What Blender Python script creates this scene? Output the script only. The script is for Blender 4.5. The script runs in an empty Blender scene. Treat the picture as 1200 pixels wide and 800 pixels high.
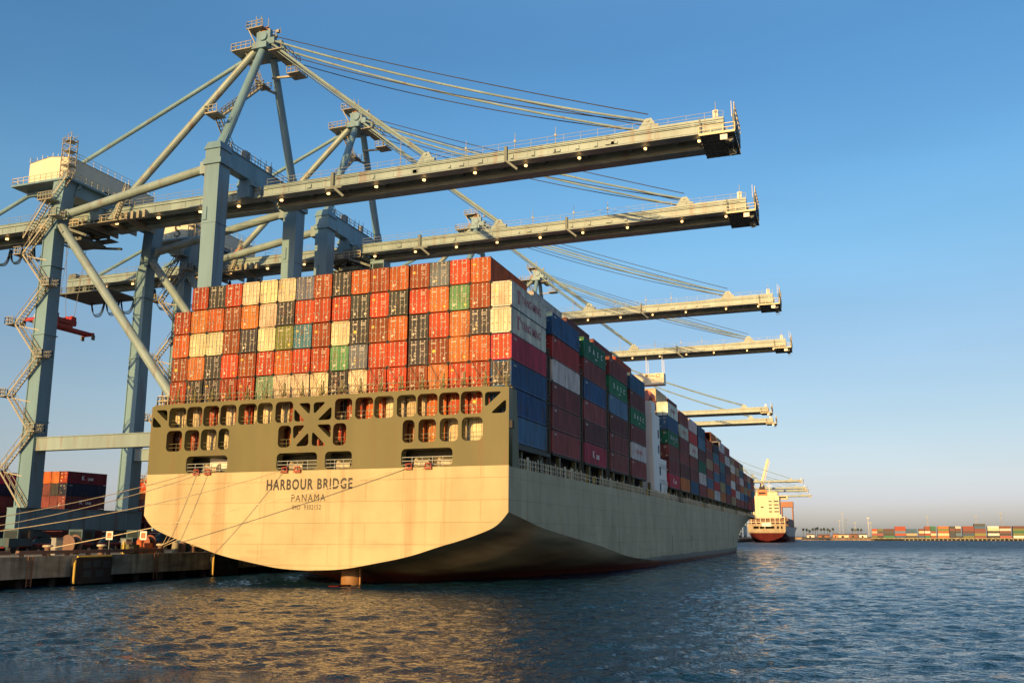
import bpy, bmesh, math, random
import numpy as np
from mathutils import Vector, Matrix, noise
R = math.radians
random.seed(11)
scene = bpy.context.scene
COL = scene.collection

# ------------------------------------------------------------------ camera
cam = bpy.data.cameras.new('camera')
cam.sensor_fit = 'HORIZONTAL'; cam.sensor_width = 36.0
cam.lens = 36.0 * 1030.94 / 1200.0
cam.shift_x = -27.40 / 1200.0
cam.shift_y = 39.68 / 1200.0
cam.clip_start = 0.5; cam.clip_end = 30000.0
camo = bpy.data.objects.new('camera', cam); COL.objects.link(camo)
CAM = (55.281, -87.588, 5.5)
camo.location = CAM
camo.rotation_euler = (math.pi / 2 + 0.180235, 0.0, 0.328617)
scene.camera = camo
scene.render.resolution_x = 1024; scene.render.resolution_y = 682

# ------------------------------------------------------------------ sky and sun
SUN_EL = R(12.4); SUN_AZ = R(4.5)            # low evening sun behind the stern, a little to port
world = bpy.data.worlds.new('World'); scene.world = world; world.use_nodes = True
wn = world.node_tree.nodes; wl = world.node_tree.links
bg = wn['Background']; bg.inputs['Strength'].default_value = 0.15
sky = wn.new('ShaderNodeTexSky'); sky.sky_type = 'NISHITA'; sky.sun_disc = False
sky.sun_elevation = SUN_EL
light_dir = Vector((math.sin(SUN_AZ) * math.cos(SUN_EL), math.cos(SUN_AZ) * math.cos(SUN_EL), -math.sin(SUN_EL)))
sky.sun_rotation = math.atan2(-light_dir.x, -light_dir.y)
sky.air_density = 1.0; sky.dust_density = 1.2; sky.ozone_density = 2.5; sky.altitude = 0
# evening smog: the sky near the horizon is dimmer and a little pinker, the upper sky deeper blue; the unseen zenith is brightened as added fill light
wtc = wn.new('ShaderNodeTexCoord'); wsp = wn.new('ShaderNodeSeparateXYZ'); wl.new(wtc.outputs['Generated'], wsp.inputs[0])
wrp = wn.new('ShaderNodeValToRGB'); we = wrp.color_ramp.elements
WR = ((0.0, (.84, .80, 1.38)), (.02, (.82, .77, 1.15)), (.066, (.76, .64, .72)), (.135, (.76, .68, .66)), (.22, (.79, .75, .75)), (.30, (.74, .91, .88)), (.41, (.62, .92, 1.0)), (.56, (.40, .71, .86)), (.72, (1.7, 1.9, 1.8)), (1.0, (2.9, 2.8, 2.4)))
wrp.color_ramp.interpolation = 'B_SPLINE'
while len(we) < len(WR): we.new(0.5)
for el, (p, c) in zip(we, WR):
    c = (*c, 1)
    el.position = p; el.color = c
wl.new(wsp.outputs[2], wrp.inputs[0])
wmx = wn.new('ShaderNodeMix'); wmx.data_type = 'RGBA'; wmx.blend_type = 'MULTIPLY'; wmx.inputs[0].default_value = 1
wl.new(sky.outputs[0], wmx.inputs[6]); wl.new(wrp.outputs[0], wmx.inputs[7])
# the glow round the sun (behind the camera) is dimmed so that shaded faces get less warm fill
wdt = wn.new('ShaderNodeVectorMath'); wdt.operation = 'DOT_PRODUCT'; wdt.inputs[1].default_value = tuple(-light_dir); wl.new(wtc.outputs['Generated'], wdt.inputs[0])
wr2 = wn.new('ShaderNodeMapRange'); wr2.interpolation_type = 'SMOOTHSTEP'
for i, v in ((1, -0.1), (2, 0.75), (3, 1.0), (4, 0.75)): wr2.inputs[i].default_value = v
wl.new(wdt.outputs['Value'], wr2.inputs[0])
# faint uneven bands of haze
wmp = wn.new('ShaderNodeMapping'); wmp.inputs['Scale'].default_value = (1.0, 1.0, 6.0); wl.new(wtc.outputs['Generated'], wmp.inputs[0])
wnz = wn.new('ShaderNodeTexNoise'); wnz.inputs['Scale'].default_value = 1.6; wnz.inputs['Detail'].default_value = 4; wl.new(wmp.outputs[0], wnz.inputs[0])
wnr = wn.new('ShaderNodeMapRange'); wnr.inputs[1].default_value = 0.3; wnr.inputs[2].default_value = 0.7; wnr.inputs[3].default_value = 0.945; wnr.inputs[4].default_value = 1.055; wl.new(wnz.outputs[0], wnr.inputs[0])
wmm = wn.new('ShaderNodeMath'); wmm.operation = 'MULTIPLY'; wl.new(wr2.outputs[0], wmm.inputs[0]); wl.new(wnr.outputs[0], wmm.inputs[1])
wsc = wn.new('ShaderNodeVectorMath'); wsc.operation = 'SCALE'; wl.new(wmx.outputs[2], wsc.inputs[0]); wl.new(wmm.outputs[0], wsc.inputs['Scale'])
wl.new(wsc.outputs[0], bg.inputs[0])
sun = bpy.data.lights.new('sun', 'SUN'); sun.energy = 5.0; sun.angle = R(0.55); sun.color = (1.0, 0.59, 0.20)
suno = bpy.data.objects.new('sun', sun); COL.objects.link(suno)
suno.rotation_euler = light_dir.to_track_quat('-Z', 'Y').to_euler()
suno.location = (0, -100, 120)
vs = scene.view_settings
vs.view_transform = 'Standard'; vs.look = 'None'; vs.gamma = 1.0; vs.exposure = 0.45; vs.use_curve_mapping = False

# ------------------------------------------------------------------ materials
def srgb(r, g, b):
    f = lambda c: (c / 255 / 12.92) if c / 255 <= 0.04045 else ((c / 255 + 0.055) / 1.055) ** 2.4
    return (f(r), f(g), f(b))
def nmat(name):
    m = bpy.data.materials.new(name); m.use_nodes = True
    nt = m.node_tree; return m, nt, nt.nodes, nt.links, nt.nodes['Principled BSDF']
def mixrgb(N, blend='MIX'):
    n = N.new('ShaderNodeMix'); n.data_type = 'RGBA'; n.blend_type = blend; return n
def ramp(N, *stops):
    n = N.new('ShaderNodeValToRGB'); e = n.color_ramp.elements
    while len(e) < len(stops): e.new(0.5)
    for el, (p, c) in zip(e, stops):
        el.position = p; el.color = (c, c, c, 1) if isinstance(c, (int, float)) else (*c, 1)
    return n
def noise_tex(N, L, coord, scale, stretch=None, detail=4.0):
    t = N.new('ShaderNodeTexNoise'); t.inputs['Scale'].default_value = scale; t.inputs['Detail'].default_value = detail
    if stretch:
        mp = N.new('ShaderNodeMapping'); mp.inputs['Scale'].default_value = stretch
        L.new(coord, mp.inputs[0]); L.new(mp.outputs[0], t.inputs[0])
    else: L.new(coord, t.inputs[0])
    return t
def paint(name, col, rough=0.5, var=0.25, rust=0.0, metal=0.0, scale=0.6, streak=(1, 1, 0.15)):
    """weathered paint: mottled tone, optional rust stains with a shape of their own"""
    m, nt, N, L, B = nmat(name)
    g = N.new('ShaderNodeNewGeometry')
    t = noise_tex(N, L, g.outputs['Position'], scale, streak, 5)
    r = ramp(N, (0.3, 1.0 - var), (0.7, 1.0))
    L.new(t.outputs[0], r.inputs[0])
    mx = mixrgb(N, 'MULTIPLY'); mx.inputs[0].default_value = 1
    mx.inputs[6].default_value = (*col, 1); L.new(r.outputs[0], mx.inputs[7])
    out = mx.outputs[2]
    if rust:
        t2 = noise_tex(N, L, g.outputs['Position'], scale * 1.7, (1.3, 1.3, 0.12), 6)
        r2 = ramp(N, (0.58, 0.0), (0.72, rust)); L.new(t2.outputs[0], r2.inputs[0])
        m2 = mixrgb(N); L.new(r2.outputs[0], m2.inputs[0]); L.new(out, m2.inputs[6])
        m2.inputs[7].default_value = (0.16, 0.06, 0.025, 1); out = m2.outputs[2]
    L.new(out, B.inputs['Base Color'])
    B.inputs['Roughness'].default_value = rough; B.inputs['Metallic'].default_value = metal
    return m
def glow(name, col, strength):
    m, nt, N, L, B = nmat(name)
    B.inputs['Base Color'].default_value = (*col, 1)
    B.inputs['Emission Color'].default_value = (*col, 1); B.inputs['Emission Strength'].default_value = strength
    return m
def container_mat():
    m, nt, N, L, B = nmat('container_paint')
    oi = N.new('ShaderNodeObjectInfo'); tc = N.new('ShaderNodeTexCoord')
    g = N.new('ShaderNodeNewGeometry')
    t = noise_tex(N, L, g.outputs['Position'], 0.9, (1, 1, 0.35), 6)
    r = ramp(N, (0.30, 0.52), (0.68, 0.98)); L.new(t.outputs[0], r.inputs[0])
    mx = mixrgb(N, 'MULTIPLY'); mx.inputs[0].default_value = 1
    L.new(oi.outputs['Color'], mx.inputs[6]); L.new(r.outputs[0], mx.inputs[7])
    t2 = noise_tex(N, L, g.outputs['Position'], 2.2, (1, 1, 0.22), 6)
    r2 = ramp(N, (0.57, 0.0), (0.74, 0.60)); L.new(t2.outputs[0], r2.inputs[0])
    m2 = mixrgb(N); L.new(r2.outputs[0], m2.inputs[0]); L.new(mx.outputs[2], m2.inputs[6])
    m2.inputs[7].default_value = (0.17, 0.075, 0.04, 1)
    L.new(m2.outputs[2], B.inputs['Base Color']); B.inputs['Roughness'].default_value = 0.6; B.inputs['Specular IOR Level'].default_value = 0.22
    return m
def hull_mat():
    m, nt, N, L, B = nmat('hull_paint')
    g = N.new('ShaderNodeNewGeometry'); sp = N.new('ShaderNodeSeparateXYZ'); L.new(g.outputs['Position'], sp.inputs[0])
    base = N.new('ShaderNodeRGB'); base.outputs[0].default_value = (0.52, 0.445, 0.27, 1)
    # large soft mottling
    t = noise_tex(N, L, g.outputs['Position'], 0.22, (1, 1, 0.6), 6)
    r = ramp(N, (0.3, 0.74), (0.7, 1.0)); L.new(t.outputs[0], r.inputs[0])
    mx = mixrgb(N, 'MULTIPLY'); mx.inputs[0].default_value = 1
    L.new(base.outputs[0], mx.inputs[6]); L.new(r.outputs[0], mx.inputs[7])
    # plate seams: long strakes and butts (brick pattern along Y+X, Z)
    cmb = N.new('ShaderNodeCombineXYZ'); ad = N.new('ShaderNodeMath'); ad.operation = 'ADD'
    L.new(sp.outputs[0], ad.inputs[0]); L.new(sp.outputs[1], ad.inputs[1])
    L.new(ad.outputs[0], cmb.inputs[0]); L.new(sp.outputs[2], cmb.inputs[1])
    br = N.new('ShaderNodeTexBrick'); L.new(cmb.outputs[0], br.inputs[0])
    br.inputs['Scale'].default_value = 1.0; br.inputs['Brick Width'].default_value = 9.0; br.inputs['Row Height'].default_value = 2.3
    br.inputs['Mortar Size'].default_value = 0.035; br.inputs['Mortar Smooth'].default_value = 0.6
    br.inputs['Color1'].default_value = (1, 1, 1, 1); br.inputs['Color2'].default_value = (0.955, 0.95, 0.94, 1)
    br.inputs['Mortar'].default_value = (0.83, 0.82, 0.79, 1)
    m2 = mixrgb(N, 'MULTIPLY'); m2.inputs[0].default_value = 1
    L.new(mx.outputs[2], m2.inputs[6]); L.new(br.outputs[0], m2.inputs[7])
    # vertical rust runs
    t3 = noise_tex(N, L, g.outputs['Position'], 0.75, (1, 1, 0.05), 5)
    r3 = ramp(N, (0.55, 0.0), (0.74, 0.6)); L.new(t3.outputs[0], r3.inputs[0])
    m3 = mixrgb(N); L.new(r3.outputs[0], m3.inputs[0]); L.new(m2.outputs[2], m3.inputs[6])
    m3.inputs[7].default_value = (0.30, 0.17, 0.08, 1)
    # tug scuffs: dark smears along the lower side
    t5 = noise_tex(N, L, g.outputs['Position'], 0.35, (.25, .25, 1.6), 6)
    r5 = ramp(N, (0.57, 0.0), (0.70, 1.0)); L.new(t5.outputs[0], r5.inputs[0])
    hz = N.new('ShaderNodeMapRange'); hz.inputs[1].default_value = 7.5; hz.inputs[2].default_value = 3.0; hz.inputs[3].default_value = 0.0; hz.inputs[4].default_value = 0.45; L.new(sp.outputs[2], hz.inputs[0])
    k5 = N.new('ShaderNodeMath'); k5.operation = 'MULTIPLY'; L.new(r5.outputs[0], k5.inputs[0]); L.new(hz.outputs[0], k5.inputs[1])
    m35 = mixrgb(N); L.new(k5.outputs[0], m35.inputs[0]); L.new(m3.outputs[2], m35.inputs[6]); m35.inputs[7].default_value = (0.15, 0.13, 0.09, 1); m3 = m35
    # dark boot top and red antifouling by height
    t4 = noise_tex(N, L, g.outputs['Position'], 0.5, (1, 1, 2.0), 5)
    mm = N.new('ShaderNodeMath'); mm.operation = 'MULTIPLY_ADD'; mm.inputs[1].default_value = 0.7
    L.new(t4.outputs[0], mm.inputs[0]); L.new(sp.outputs[2], mm.inputs[2])
    b1 = N.new('ShaderNodeMapRange'); b1.inputs[1].default_value = 2.05; b1.inputs[2].default_value = 2.2
    L.new(mm.outputs[0], b1.inputs[0])
    m4 = mixrgb(N); L.new(b1.outputs[0], m4.inputs[0]); L.new(m3.outputs[2], m4.inputs[7]); m4.inputs[6].default_value = (0.17, 0.17, 0.14, 1)
    b2 = N.new('ShaderNodeMapRange'); b2.inputs[1].default_value = 0.85; b2.inputs[2].default_value = 1.35
    L.new(mm.outputs[0], b2.inputs[0])
    m5 = mixrgb(N); L.new(b2.outputs[0], m5.inputs[0]); L.new(m4.outputs[2], m5.inputs[7]); m5.inputs[6].default_value = (0.13, 0.035, 0.02, 1)
    L.new(m5.outputs[2], B.inputs['Base Color']); B.inputs['Roughness'].default_value = 0.62
    # hungry-horse dents between frames and weld seams
    t6 = noise_tex(N, L, g.outputs['Position'], 0.55, (1, 1, 0.8), 2); bp = N.new('ShaderNodeBump'); bp.inputs['Distance'].default_value = 0.16; bp.inputs['Strength'].default_value = 1.0; L.new(t6.outputs[0], bp.inputs['Height'])
    bp2 = N.new('ShaderNodeBump'); bp2.inputs['Distance'].default_value = 0.02; L.new(br.outputs['Fac'], bp2.inputs['Height']); L.new(bp.outputs[0], bp2.inputs['Normal']); L.new(bp2.outputs[0], B.inputs['Normal'])
    B.inputs['Specular IOR Level'].default_value = 0.3
    return m
def bottom_mat():
    m, nt, N, L, B = nmat('hull_bottom_paint')
    g = N.new('ShaderNodeNewGeometry'); sp = N.new('ShaderNodeSeparateXYZ'); L.new(g.outputs['Position'], sp.inputs[0])
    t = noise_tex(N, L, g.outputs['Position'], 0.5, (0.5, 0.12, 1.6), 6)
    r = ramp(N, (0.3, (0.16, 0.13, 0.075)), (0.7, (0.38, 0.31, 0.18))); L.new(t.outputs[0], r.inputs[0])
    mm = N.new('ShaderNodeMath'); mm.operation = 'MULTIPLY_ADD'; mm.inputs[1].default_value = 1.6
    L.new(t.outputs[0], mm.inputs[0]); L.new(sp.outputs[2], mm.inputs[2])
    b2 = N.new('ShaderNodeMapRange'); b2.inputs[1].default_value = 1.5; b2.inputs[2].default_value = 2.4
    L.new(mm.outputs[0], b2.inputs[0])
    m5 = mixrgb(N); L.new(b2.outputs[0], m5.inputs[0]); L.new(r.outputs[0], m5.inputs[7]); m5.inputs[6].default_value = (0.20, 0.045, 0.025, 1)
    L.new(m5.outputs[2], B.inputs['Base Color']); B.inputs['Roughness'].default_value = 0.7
    return m
def water_mat():
    m, nt, N, L, B = nmat('harbour_water')
    B.inputs['Base Color'].default_value = (0.004, 0.028, 0.058, 1)
    B.inputs['IOR'].default_value = 1.333
    g = N.new('ShaderNodeNewGeometry')
    # fine chop; farther out, where the mesh is too coarse for waves, the ripples carry more height
    ln = N.new('ShaderNodeVectorMath'); ln.operation = 'DISTANCE'; ln.inputs[1].default_value = (30, -20, 0)
    L.new(g.outputs['Position'], ln.inputs[0])
    far = N.new('ShaderNodeMapRange'); far.inputs[1].default_value = 50; far.inputs[2].default_value = 220; far.inputs[3].default_value = 1.0; far.inputs[4].default_value = 1.0
    L.new(ln.outputs['Value'], far.inputs[0])
    last = None
    for sc, st, dist in ((0.6, (1.0, 1.6, 1), 0.16), (1.7, (1.0, 1.5, 1), 0.16), (5.0, (1, 1.5, 1), 0.075)):
        t = noise_tex(N, L, g.outputs['Position'], sc, st, 3)
        b = N.new('ShaderNodeBump'); b.inputs['Strength'].default_value = 1.0
        ml = N.new('ShaderNodeMath'); ml.operation = 'MULTIPLY'; ml.inputs[1].default_value = dist
        L.new(far.outputs[0], ml.inputs[0]); L.new(ml.outputs[0], b.inputs['Distance'])
        L.new(t.outputs[0], b.inputs['Height'])
        if last: L.new(last.outputs[0], b.inputs['Normal'])
        last = b
    rf = N.new('ShaderNodeMapRange'); rf.inputs[1].default_value = 60; rf.inputs[2].default_value = 420; rf.inputs[3].default_value = 0.025; rf.inputs[4].default_value = 0.42
    L.new(ln.outputs['Value'], rf.inputs[0]); L.new(rf.outputs[0], B.inputs['Roughness'])
    # ripples too small for the far mesh tilt the surface directly
    f2 = N.new('ShaderNodeMapRange'); f2.inputs[1].default_value = 45; f2.inputs[2].default_value = 160; f2.inputs[3].default_value = 0.11; f2.inputs[4].default_value = 1.0
    L.new(ln.outputs['Value'], f2.inputs[0])
    acc = last.outputs[0]
    for sc, k in ((0.30, 2.6), (1.1, 2.8), (3.4, 1.4)):
        t = noise_tex(N, L, g.outputs['Position'], sc, (1, 1.3, 1), 2)
        sb = N.new('ShaderNodeVectorMath'); sb.operation = 'SUBTRACT'; sb.inputs[1].default_value = (.5, .5, .5); L.new(t.outputs['Color'], sb.inputs[0])
        m1 = N.new('ShaderNodeVectorMath'); m1.operation = 'MULTIPLY'; m1.inputs[1].default_value = (k, k, 0); L.new(sb.outputs[0], m1.inputs[0])
        m2 = N.new('ShaderNodeVectorMath'); m2.operation = 'SCALE'; L.new(m1.outputs[0], m2.inputs[0]); L.new(f2.outputs[0], m2.inputs['Scale'])
        ad = N.new('ShaderNodeVectorMath'); ad.operation = 'ADD'; L.new(acc, ad.inputs[0]); L.new(m2.outputs[0], ad.inputs[1]); acc = ad.outputs[0]
    nz = N.new('ShaderNodeVectorMath'); nz.operation = 'NORMALIZE'; L.new(acc, nz.inputs[0])
    L.new(nz.outputs[0], B.inputs['Normal'])
    return m
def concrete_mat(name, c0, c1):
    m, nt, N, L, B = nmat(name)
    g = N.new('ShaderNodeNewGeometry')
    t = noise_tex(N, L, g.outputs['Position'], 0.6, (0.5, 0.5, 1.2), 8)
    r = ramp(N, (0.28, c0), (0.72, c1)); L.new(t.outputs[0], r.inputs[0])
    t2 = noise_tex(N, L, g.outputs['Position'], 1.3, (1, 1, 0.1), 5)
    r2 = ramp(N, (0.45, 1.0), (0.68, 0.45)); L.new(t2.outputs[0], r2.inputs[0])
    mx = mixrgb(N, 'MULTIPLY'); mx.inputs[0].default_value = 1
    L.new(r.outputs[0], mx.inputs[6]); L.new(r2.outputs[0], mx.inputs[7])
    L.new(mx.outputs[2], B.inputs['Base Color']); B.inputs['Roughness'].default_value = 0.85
    return m

M_CRANE = paint('crane_paint', (0.165, 0.305, 0.40), 0.42, 0.30, 0.45, scale=0.35)
M_BOOM = paint('boom_paint', (0.25, 0.355, 0.385), 0.45, 0.32, 0.55, scale=0.35)
M_CRANE_D = paint('crane_dark_steel', (0.15, 0.19, 0.19), 0.6, 0.4, 0.3)
M_BOGIE = paint('bogie_shaded_teal', (0.05, 0.11, 0.14), 0.6, 0.4, 0.3)  # teal darkened to stand in for the shade low on the quay
M_LASH = paint('lashing_bridge_paint', (0.075, 0.07, 0.045), 0.7, 0.4, 0.3)
M_HOUSE = paint('machinery_house_cream', (0.66, 0.62, 0.50), 0.5, 0.12)
M_RAIL = paint('galvanised_rail', (0.28, 0.31, 0.31), 0.45, 0.2)
M_STAIR = paint('stair_steel', (0.34, 0.34, 0.28), 0.5, 0.3, 0.12)
M_RUSTY = paint('rusted_steel', (0.30, 0.14, 0.08), 0.7, 0.5, 0.6)
M_ROPE = paint('wire_rope', (0.05, 0.055, 0.06), 0.5, 0.2)
M_GANTRY = paint('far_gantry_orange', (0.30, 0.095, 0.05), 0.5, 0.3, 0.4)
M_RED = paint('spreader_red', (0.36, 0.03, 0.03), 0.45, 0.25)
M_YELLOW = paint('safety_yellow', (0.62, 0.42, 0.06), 0.5, 0.25)
M_ORANGE = paint('primer_orange', (0.65, 0.16, 0.05), 0.5, 0.25)
M_BLACK = paint('black_rubber', (0.018, 0.018, 0.02), 0.7, 0.3)
M_LAMP = glow('lamp_glow', (1.0, 0.55, 0.2), 2.6)
M_GLASS = paint('cab_glass', (0.03, 0.045, 0.05), 0.08, 0.1)
M_CONT = container_mat()
M_BAR = paint('galvanised_rod', (0.44, 0.41, 0.35), 0.45, 0.25)
M_MARKW = paint('marking_white', (0.60, 0.57, 0.50), 0.6, 0.35)
M_TEXTW = paint('lettering_white', (0.80, 0.79, 0.76), 0.5, 0.15)
M_MARKY = paint('marking_yellow', (0.72, 0.47, 0.05), 0.5, 0.15)
M_MARKR = paint('marking_red', (0.42, 0.035, 0.05), 0.5, 0.15)
M_MARKK = paint('marking_black', (0.03, 0.026, 0.022), 0.5, 0.15)
M_CDARK = paint('container_underframe', (0.05, 0.045, 0.04), 0.7, 0.3)
M_HULL = hull_mat(); M_BOTTOM = bottom_mat()
M_OLIVE = paint('stern_olive', (0.130, 0.124, 0.048), 0.6, 0.22, 0.35, scale=0.3, streak=(1, 1, 0.25))
M_STERNP = paint('far_stern_cream', (0.36, 0.30, 0.20), 0.6, 0.3, 0.4)
M_DECK = paint('deck_green', (0.05, 0.055, 0.035), 0.7, 0.4, 0.4)
M_CREAM = paint('ship_cream', (0.62, 0.56, 0.40), 0.5, 0.2, 0.4)
M_WHITE = paint('ship_white', (0.74, 0.73, 0.70), 0.5, 0.15, 0.25)
M_ROPEL = paint('mooring_rope', (0.68, 0.58, 0.38), 0.8, 0.3)
M_WATER = water_mat()
M_CONC = concrete_mat('quay_concrete', (0.14, 0.13, 0.095), (0.46, 0.43, 0.33))
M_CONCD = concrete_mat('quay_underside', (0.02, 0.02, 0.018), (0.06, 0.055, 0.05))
M_ASPH = concrete_mat('yard_asphalt', (0.045, 0.045, 0.043), (0.09, 0.088, 0.08))
M_BULL = paint('bull_rail_brown', (0.22, 0.13, 0.10), 0.7, 0.35, 0.4)
M_SAND = paint('shore_ground', (0.42, 0.30, 0.18), 0.9, 0.5, 0.0, scale=0.08, streak=(1, 1, 1))
M_FROND = paint('palm_green', (0.055, 0.075, 0.03), 0.7, 0.5)
M_TRUNK = paint('palm_trunk', (0.14, 0.10, 0.07), 0.9, 0.4)
M_HREDD = paint('antifouling_red', (0.085, 0.008, 0.009), 0.6, 0.3)
M_HREDD.node_tree.nodes['Principled BSDF'].inputs['Specular IOR Level'].default_value = 0.08
M_HGREY = paint('far_hull_grey', (0.30, 0.31, 0.31), 0.6, 0.25)

# ------------------------------------------------------------------ mesh helpers
class MB:
    def __init__(s): s.v = []; s.f = []; s.m = []
    def add(s, vs, fs, mi=0):
        o = len(s.v); s.v += [tuple(v) for v in vs]; s.f += [[i + o for i in f] for f in fs]; s.m += [mi] * len(fs)
    def box(s, x0, x1, y0, y1, z0, z1, mi=0):
        s.add([(x0, y0, z0), (x1, y0, z0), (x1, y1, z0), (x0, y1, z0), (x0, y0, z1), (x1, y0, z1), (x1, y1, z1), (x0, y1, z1)],
              [(0, 3, 2, 1), (4, 5, 6, 7), (0, 1, 5, 4), (1, 2, 6, 5), (2, 3, 7, 6), (3, 0, 4, 7)], mi)
    def frustum(s, c0, w0, c1, w1, mi=0):
        vs = []
        for c, w in ((c0, w0), (c1, w1)):
            for sx, sy in ((-1, -1), (1, -1), (1, 1), (-1, 1)): vs.append((c[0] + sx * w[0] / 2, c[1] + sy * w[1] / 2, c[2]))
        s.add(vs, [(0, 3, 2, 1), (4, 5, 6, 7), (0, 1, 5, 4), (1, 2, 6, 5), (2, 3, 7, 6), (3, 0, 4, 7)], mi)
    def bar(s, p, q, w, h=None, mi=0):
        p = Vector(p); q = Vector(q); h = h or w; d = (q - p).normalized()
        up = Vector((0, 0, 1)) if abs(d.z) < 0.95 else Vector((0, 1, 0))
        a = d.cross(up).normalized(); b = a.cross(d)
        vs = []
        for c in (p, q):
            for sa, sb in ((-1, -1), (1, -1), (1, 1), (-1, 1)): vs.append(c + a * sa * w / 2 + b * sb * h / 2)
        s.add(vs, [(0, 3, 2, 1), (4, 5, 6, 7), (0, 1, 5, 4), (1, 2, 6, 5), (2, 3, 7, 6), (3, 0, 4, 7)], mi)
    def tube(s, p, q, r0, r1=None, n=12, mi=0):
        s.path([p, q], [r0, r1 if r1 else r0], n, mi)
    def path(s, pts, rad, n=6, mi=0):
        pts = [Vector(p) for p in pts]; k = len(pts)
        if not isinstance(rad, (list, tuple)): rad = [rad] * k
        vs = []
        for i, c in enumerate(pts):
            d = (pts[min(i + 1, k - 1)] - pts[max(i - 1, 0)]).normalized()
            up = Vector((0, 0, 1)) if abs(d.z) < 0.95 else Vector((0, 1, 0))
            a = d.cross(up).normalized(); b = a.cross(d)
            for j in range(n):
                t = 2 * math.pi * j / n; vs.append(c + (a * math.cos(t) + b * math.sin(t)) * rad[i])
        fs = []
        for i in range(k - 1):
            for j in range(n):
                a0 = i * n + j; a1 = i * n + (j + 1) % n; fs.append((a0, a1, a1 + n, a0 + n))
        fs.append(tuple(range(n - 1, -1, -1))); fs.append(tuple((k - 1) * n + j for j in range(n)))
        s.add(vs, fs, mi)
    def rail(s, pts, h=1.05, step=1.8, r=0.035, mi=0, mid=True):
        """posts and bars of a guard rail along a polyline"""
        for p, q in zip(pts[:-1], pts[1:]):
            p = Vector(p); q = Vector(q); L = (q - p).length; n = max(1, int(round(L / step)))
            for i in range(n + 1):
                c = p.lerp(q, i / n); s.bar(c, c + Vector((0, 0, h)), 2 * r, 2 * r, mi)
            for k in ((1.0, 0.5) if mid else (1.0,)):
                s.bar(p + Vector((0, 0, h * k)), q + Vector((0, 0, h * k)), 2 * r, 2 * r, mi)
    def stair(s, p, q, w=0.9, wdir=(0, 1, 0), mi=0, rail=True):
        p = Vector(p); q = Vector(q); wd = Vector(wdir) * w / 2
        for sg in (-1, 1):
            s.bar(p + wd * sg, q + wd * sg, 0.09, 0.26, mi)
            if rail:
                s.bar(p + wd * sg + Vector((0, 0, 1)), q + wd * sg + Vector((0, 0, 1)), 0.07, 0.07, mi)
                for k in range(5):
                    c = p.lerp(q, k / 4) + wd * sg; s.bar(c, c + Vector((0, 0, 1)), 0.06, 0.06, mi)
        n = max(3, int(abs(q.z - p.z) / 0.42))
        for i in range(n):
            c = p.lerp(q, (i + 0.5) / n)
            hv = (q - p); hv.z = 0; hv = hv.normalized() * 0.14
            s.add([c - wd - hv, c + wd - hv, c + wd + hv, c - wd + hv], [(0, 1, 2, 3)], mi)
    def build(s, name, mats, parent=None, origin=(0, 0, 0), smooth=False):
        me = bpy.data.meshes.new(name)
        o = Vector(origin)
        me.from_pydata([tuple(Vector(v) - o) for v in s.v], [], s.f)
        mats = mats if isinstance(mats, (list, tuple)) else [mats]
        for m in mats: me.materials.append(m)
        if len(mats) > 1: me.polygons.foreach_set('material_index', s.m)
        if smooth: me.polygons.foreach_set('use_smooth', [True] * len(me.polygons))
        me.update()
        ob = bpy.data.objects.new(name, me); COL.objects.link(ob)
        if parent: ob.parent = parent
        else: ob.location = origin
        return ob
def tag(o, label=None, cat=None, group=None, kind=None):
    if label: o['label'] = label
    if cat: o['category'] = cat
    if group: o['group'] = group
    if kind: o['kind'] = kind
    return o
def empty(name, loc, label, cat, group=None):
    o = bpy.data.objects.new(name, None); COL.objects.link(o); o.location = loc
    return tag(o, label, cat, group)
KIDS = {}
def link_copy(src, parent=None):
    c = src.copy(); COL.objects.link(c)
    if parent is not None: c.parent = parent
    return c
def copy_tree(o, parent=None, skip=()):
    c = link_copy(o, parent)
    for ch in o.children:
        if ch.name.split('.')[0] in skip: continue
        copy_tree(ch, c, skip)
    return c
ORD = ['first', 'second', 'third', 'fourth', 'fifth', 'sixth', 'seventh', 'eighth', 'ninth', 'tenth', 'eleventh', 'twelfth',
       'thirteenth', 'fourteenth', 'fifteenth', 'sixteenth', 'seventeenth', 'eighteenth', 'nineteenth', 'twentieth']
def text_mesh(body, size, extrude=0.004, weight=0.0, spacing=1.0):
    cu = bpy.data.curves.new('lettering', 'FONT'); cu.body = body; cu.size = size; cu.align_x = 'CENTER'; cu.align_y = 'CENTER'
    cu.extrude = extrude; cu.offset = weight; cu.space_character = spacing; cu.resolution_u = 3
    ob = bpy.data.objects.new('lettering', cu); COL.objects.link(ob)
    me = bpy.data.meshes.new_from_object(ob.evaluated_get(bpy.context.evaluated_depsgraph_get()))
    bpy.data.objects.remove(ob); bpy.data.curves.remove(cu)
    return me
def place_text(name, body, size, mat, loc, parent, face='-Y', sx=1.0, weight=0.0, spacing=1.0):
    me = text_mesh(body, size, weight=weight, spacing=spacing)
    Rm = {'-Y': Matrix(((1, 0, 0), (0, 0, -1), (0, 1, 0))), '+X': Matrix(((0, 0, 1), (1, 0, 0), (0, 1, 0)))}[face].to_4x4()
    me.transform(Matrix.Translation(loc) @ Rm @ Matrix.Diagonal((sx, 1, 1, 1)))
    me.materials.clear(); me.materials.append(mat)
    o = bpy.data.objects.new(name, me); COL.objects.link(o); o.parent = parent
    return o
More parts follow.
